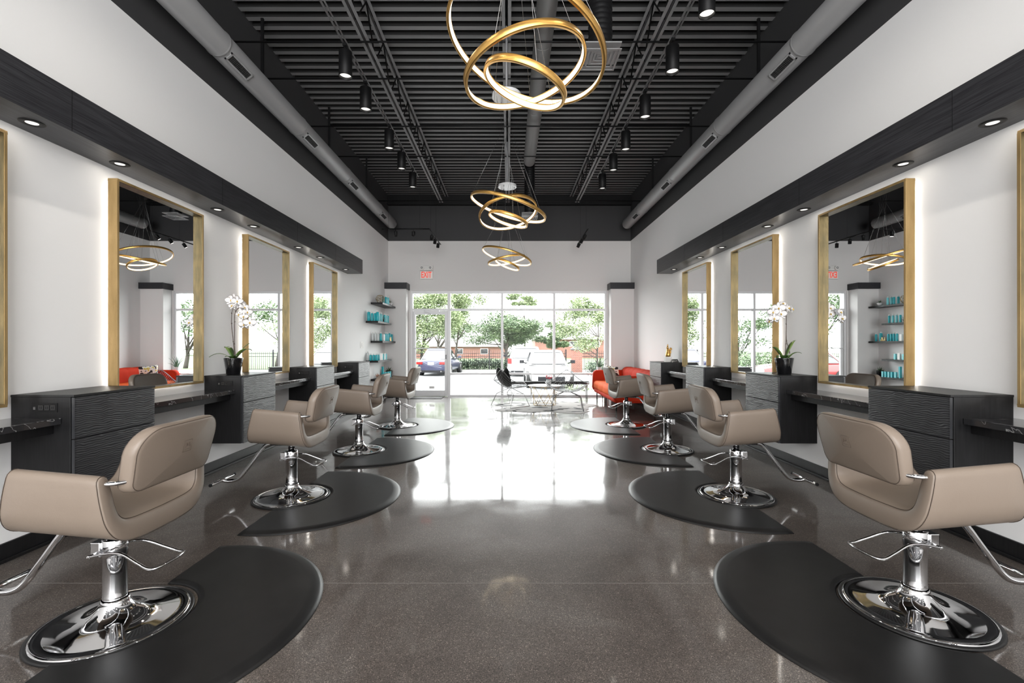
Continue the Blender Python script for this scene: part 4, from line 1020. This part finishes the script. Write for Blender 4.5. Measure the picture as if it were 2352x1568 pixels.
tree('pale tree just right of the glass door', (W(1046, 0, 38)[0], 38, GZ), W(1055, 740, 38), bl, 11000, .10, 'leaves2', 3, 6, .12)
bl = blobs(q, W(1345, 735, 23), (1.7, 1.2, 1.7), 24, .34)
tree('feathery pale tree with a bare leaning branch at the right of the window', (W(1374, 0, 23)[0], 23, GZ), W(1374, 735, 23), bl, 12000, .062, 'leaves2', 4, 9, .06)
bl = blobs(q, W(1205, 690, 42), (2.2, 1.5, 1.0), 9, .3)
tree('tall thin pale tree rising behind the dense dark tree', (W(1205, 0, 42)[0], 42, GZ), W(1205, 700, 42), bl, 3000, .14, 'leaves2', 5, 6, .1)
bl = blobs(q, W(1275, 775, 36), (1.6, 1.2, 1.3), 10, .36)
tree('small green tree beside the brick pillar', (W(1270, 0, 36)[0], 36, GZ), W(1272, 780, 36), bl, 4200, .11, 'leaves1', 6, 5, .08)
bl = blobs(q, (-9.5, 26, 2.6), (2.6, 2.0, 2.0), 14, .36)
tree('green tree left of the parked red car, seen in the mirrors', (-9.5, 31, GZ), (-9.5, 30.6, 1.8), [((c[0], c[1]+4.5, c[2]), r) for c, r in bl], 4500, .09, 'leaves1', 8, 6, .12)
bl = blobs(q, (8.2, 30, 2.8), (2.4, 2.0, 1.9), 12, .36)
tree('green tree right of the brick pillar, seen in the mirrors', (8.2, 31, GZ), (8.2, 30, 1.8), bl, 4000, .09, 'leaves2', 9, 6, .12)
tq = [o_ for o_ in bpy.data.objects if o_.get('label', '').startswith('green tree left of the parked')][0]
for (x, y, rz, lb) in ((-16.5, 33, 1.2, 'leafy tree far left of the parked red car, seen in the nearest right mirror'), (-7.0, 44, 2.6, 'leafy tree far behind the parked blue sedan'), (12.4, 36, 4.0, 'leafy tree far right of the brick pillar, seen in the left wall mirrors'), (17.5, 33, 5.2, 'outermost leafy tree on the right, seen in the nearest left mirror')):
    c_ = copy_tree(tq); place(c_, (x, y, GZ), rz, lb, 'tree', 'trees beyond the parking lot'); c_.scale = (1.35, 1.35, 1.45)
# hedge, shrubs
def shrub(name, label, bl, n, size, m, seed, base):
    o = empty(name, base); tag(o, label, 'hedge' if name == 'hedge' else 'shrub'); b = MB(); leafcloud(b, [(Vector(c)-Vector(base), r) for c, r in bl], n, size, random.Random(seed)); b.build('foliage', m, o, fixn=False)
    b = MB()
    for i, (c, r) in enumerate(bl[:10]): e = Vector(c)-Vector(base); b.tube([(e.x, e.y, 0), (e.x, e.y, e.z)], .02, 5)
    b.build('stems', 'bark', o)
shrub('hedge', 'dark green hedge behind the iron fence', [((x, 30.1, GZ+.42+.05*math.sin(x*3)), (.5, .35, .42)) for x in [-3.5+.4*i for i in range(9)]], 5200, .06, 'hedge', 21, (-2, 30.1, GZ))
shrub('shrub', 'round green shrub below the brick pillar', [((4.6+.3*i, 25.2, GZ+.4), (.4, .35, .42)) for i in range(4)], 1800, .05, 'hedge', 22, (5, 25.2, GZ))
shrub('shrub', 'low green planting just outside the right end of the window', [((1.9+.35*i, 13.5, -.02), (.3, .3, .22)) for i in range(6)], 1800, .03, 'leaves2', 23, (2.6, 13.5, -.15))
shrub('shrub', 'big green shrub behind the red car', [((-9.2+.75*i, 24.2, GZ+.7), (.7, .6, .8)) for i in range(5)], 3600, .07, 'leaves1', 24, (-7, 24.2, GZ))
# iron fence: posts are parts, pickets of one panel are the panel
def fence(label, x0, x1, Y, h=1.25):
    o = empty('iron_fence', (x0, Y, GZ)); tag(o, label, 'fence', 'black iron fence panels'); L = x1-x0; np_ = max(1, round(L/2.4)); 
    for i in range(np_+1): x = L*i/np_; MB().box(x-.035, x+.035, -.035, .035, 0, h+.05).box(x-.045, x+.045, -.045, .045, h+.05, h+.08).build('post', 'iron', o)
    for i in range(np_):
        a = L*i/np_; c = L*(i+1)/np_; b = MB()
        for z in (.12, h-.38, h-.18): b.box(a, c, -.015, .015, z-.015, z+.015)
        x = a+.12
        while x < c-.05: b.tube([(x, 0, .06), (x, 0, h-.04), (x, 0, h+.03)], [.011, .011, .002], 4); x += .125
        b.build('picket_panel', 'iron', o)
fence('black iron picket fence left of the brick pillar', -16.0, 3.7, 29.35, 1.32)
fence('black iron picket fence right of the brick pillar', 4.5, 14.0, 29.35, 1.32)
o = empty('brick_pillar', (W(1324.5, 0, 27.2)[0], 27.2, GZ)); tag(o, 'square red brick gate pillar with a stone cap and ball', 'pillar')
MB().box(-.29, .29, -.29, .29, 0, 1.40).build('pillar_shaft', 'brick', o)
MB().box(-.35, .35, -.35, .35, 1.40, 1.47).add([(-.33, -.33, 1.47), (.33, -.33, 1.47), (.33, .33, 1.47), (-.33, .33, 1.47), (-.12, -.12, 1.60), (.12, -.12, 1.60), (.12, .12, 1.60), (-.12, .12, 1.60)], [(0, 1, 5, 4), (1, 2, 6, 5), (2, 3, 7, 6), (3, 0, 4, 7), (4, 5, 6, 7)]).build('pillar_cap', 'stone', o)
MB().lathe([(.001, 1.58), (.06, 1.60), (.05, 1.63), (.10, 1.68), (.12, 1.74), (.10, 1.80), (.04, 1.85), (.001, 1.86)], 20, cap=False).build('finial_ball', 'stone', o)
# building
def house(label, loc, L, D, zt, rh, wins):
    o = empty('brick_house', loc); tag(o, label, 'house'); MB().box(-L/2, L/2, 0, D, GZ, zt).build('wall', 'brick', o)
    b = MB(); b.add([(-L/2-.5, -.5, zt), (L/2+.5, -.5, zt), (L/2+.5, D+.5, zt), (-L/2-.5, D+.5, zt), (-L/2+2, D/2, zt+rh), (L/2-2, D/2, zt+rh)], [(0, 1, 5, 4), (1, 2, 5), (2, 3, 4, 5), (3, 0, 4), (0, 3, 2, 1)]); b.build('roof', 'roof', o)
    MB().box(-L/2-.5, L/2+.5, -.55, -.5, zt-.12, zt+.05).build('gutter', 'white', o)
    for x in wins:
        f_ = MB().box(x-.5, x+.5, -.05, .02, zt-1.05, zt-.35).build('window', 'white', o); MB().box(x-.44, x+.44, -.07, -.045, zt-.99, zt-.41).build('pane', 'carglass', f_)
house('long red brick house with a grey roof behind the dense tree', (-8.2, 58, 0), 15.5, 8, 1.25, 2.9, (-5.5, -.6, 1.9, 5.1))
house('red brick house behind the right-hand trees', (9.5, 60, 0), 12, 8, 2.2, 2.2, (-4, -1, 2))
# cars: length along +y is the rear, built around origin at ground; nose toward -y
def car(label, loc, rz, paint, L, Wd, H, kind):
    o = empty('car', loc, rz); tag(o, label, 'car', None); w = Wd/2; g = .20; belt = H*.60
    if kind == 'sedan': st = [(-L/2, .55, .62), (-L/2+.12, .8, .70), (-L/2+.9, .95, .9), (-L/2+1.45, 1., .96), (-L/2+3.2, 1., 1.), (L/2-.75, .98, 1.03), (L/2-.12, .9, 1.0), (L/2, .78, .93)]; cab = (-L/2+1.45, -L/2+2.15, L/2-1.35, L/2-.55)
    else: st = [(-L/2, .6, .66), (-L/2+.12, .85, .78), (-L/2+.9, .97, .96), (-L/2+1.3, 1., 1.0), (0, 1., 1.), (L/2-.5, 1., 1.0), (L/2-.06, .96, .98), (L/2, .88, .92)]; cab = (-L/2+1.3, -L/2+1.95, L/2-.45, L/2-.1)
    b = MB(); rings = []
    for y, ww, hh in st:
        hb = belt*hh; a = w*ww; zs = [(0, g), (a*.88, g), (a*.97, g+.12), (a, g+.3), (a*.985, hb*.75), (a*.93, hb*.97), (a*.80, hb), (0, hb+.02)]
        rings.append([(x, y, z) for x, z in zs]+[(-x, y, z) for x, z in zs[-2:0:-1]])
    b.loft(rings, 0); body = b.build('car_body', paint, o, sub=1)
    # greenhouse
    y0c, y1c, y2c, y3c = cab; b = MB(); zb = belt-.03; zr = H-.03
    base = [(-w*.84, y0c), (w*.84, y0c), (w*.90, y0c+.3), (w*.90, y3c-.3), (w*.82, y3c), (-w*.82, y3c), (-w*.90, y3c-.3), (-w*.90, y0c+.3)]
    topp = [(-w*.64, y1c), (w*.64, y1c), (w*.70, y1c+.15), (w*.70, y2c-.1), (w*.62, y2c), (-w*.62, y2c), (-w*.70, y2c-.1), (-w*.70, y1c+.15)]
    r1 = [(x, y, zb) for x, y in base]; r2 = [(x, y, zr-.03) for x, y in topp]; r3 = [(x*.92, y*.97+.03*(y1c+y2c)/2, zr+.02) for x, y in topp]
    b.loft([r1, r2, r3], 0, smooth=False); b.build('cabin', paint, o, bevel=.03)
    # glass panels set just proud of the cabin faces
    def panel(idx, name, ins=.12, off=.006, two=False):
        A, B_, C, D_ = Vector(r1[idx[0]]), Vector(r1[idx[1]]), Vector(r2[idx[1]]), Vector(r2[idx[0]]); c = (A+B_+C+D_)/4; n = (B_-A).cross(D_-A).normalized()
        if n.dot(Vector((c.x, c.y-(y1c+y2c)/2, 0))) < 0: n = -n
        def L_(u, v_): return (A.lerp(B_, u)).lerp(D_.lerp(C, u), v_)
        segs = [(ins*.4, 1-ins*.4)] if not two else [(.03, .48), (.52, .97)]
        g_ = MB()
        for u0, u1 in segs:
            P_ = [L_(u0, .08), L_(u1, .08), L_(u1, .92), L_(u0, .92)]; g_.add([p+n*off for p in P_]+[p-n*.01 for p in P_], [(0, 1, 2, 3), (4, 7, 6, 5), (0, 4, 5, 1), (1, 5, 6, 2), (2, 6, 7, 3), (3, 7, 4, 0)])
        gp = g_.build(name, 'carglass', o); gt = MB()
        for u0, u1 in segs: gt.tube([L_(u0, .08)+n*off, L_(u1, .08)+n*off, L_(u1, .92)+n*off, L_(u0, .92)+n*off], .013, 4, closed=True)
        gt.build('gasket', 'iron', gp)
    panel((0, 1), 'windshield'); panel((4, 5), 'rear_window'); panel((2, 3), 'side_window', two=True); panel((6, 7), 'side_window', two=True)
    for sx in (-1, 1):
        for yy in (-L/2+.85, L/2-.9):
            t = MB().tube([(sx*(w-.22), yy, .32), (sx*(w-.0), yy, .32)], .32, 24).build('wheel', 'tire', o); MB().tube([(sx*(w-.02), yy, .32), (sx*(w+.012), yy, .32)], .20, 16).build('rim', 'chromewire', t)
        MB().tube([(sx*(w-.05), y0c+.55, belt+.03), (sx*(w+.14), y0c+.5, belt+.10)], [.03, .02], 6).box(sx*(w+.05), sx*(w+.24), y0c+.42, y0c+.56, belt+.04, belt+.17).build('side_mirror', paint if paint != 'whitecar' else 'iron', o, bevel=.02)
        MB().box(sx*w*.52, sx*w*.90, L/2-.10, L/2+.015, belt*.72, belt*.88).build('tail_light', 'tail', o, bevel=.015) if kind == 'sedan' else MB().box(sx*w*.76, sx*w*.97, L/2-.12, L/2+.015, belt*.72, belt*1.02).build('tail_light', 'tail', o, bevel=.015)
        MB().box(sx*w*.50, sx*w*.86, -L/2+.02, -L/2+.30, belt*.55, belt*.70).build('headlight', 'clear', o, bevel=.02)
        MB().tube([(sx*w*.62, L/2-.2, g+.06), (sx*w*.62, L/2+.02, g+.06)], .04, 12).build('exhaust_tip', 'chromewire', o)
    MB().tube([(-w*.72, -L/2+.25, belt*.83), (-w*.80, -L/2+.9, belt*.96), (-w*.80, y0c, belt+.0), (w*.80, y0c, belt+.0), (w*.80, -L/2+.9, belt*.96), (w*.72, -L/2+.25, belt*.83)], .009, 4, closed=True).build('hood_seam', 'iron', o)
    MB().box(-w*.55, w*.55, -L/2-.012, -L/2+.1, g+.12, g+.28).build('grille', 'iron', o, bevel=.01)
    MB().box(-w*.8, w*.8, L/2-.05, L/2+.012, g-.01, g+.12).build('lower_bumper', 'iron', o, bevel=.01)
    MB().box(-.17, .17, L/2+.0, L/2+.022, belt*.70, belt*.70+.14).build('license_plate', 'white', o)
    return o
car('blue sedan parked nose-in, seen through the glass door', (-3.95, 26.7, GZ), PI-.10, 'bluecar', 4.5, 1.80, 1.47, 'sedan')
car('white utility vehicle seen from behind, left of the white sedan', (.92, 26.4, GZ), PI, 'whitecar', 4.7, 1.98, 1.60, 'suv')
car('white sedan facing the window, partly behind the wire chairs', (1.62, 19.4, GZ), 0, 'whitecar', 4.6, 1.84, 1.46, 'sedan')
car('red car parked far left, seen in the right wall mirrors', (-6.9, 20.3, GZ), -PI/2+PI, 'redcar', 4.5, 1.82, 1.46, 'sedan')
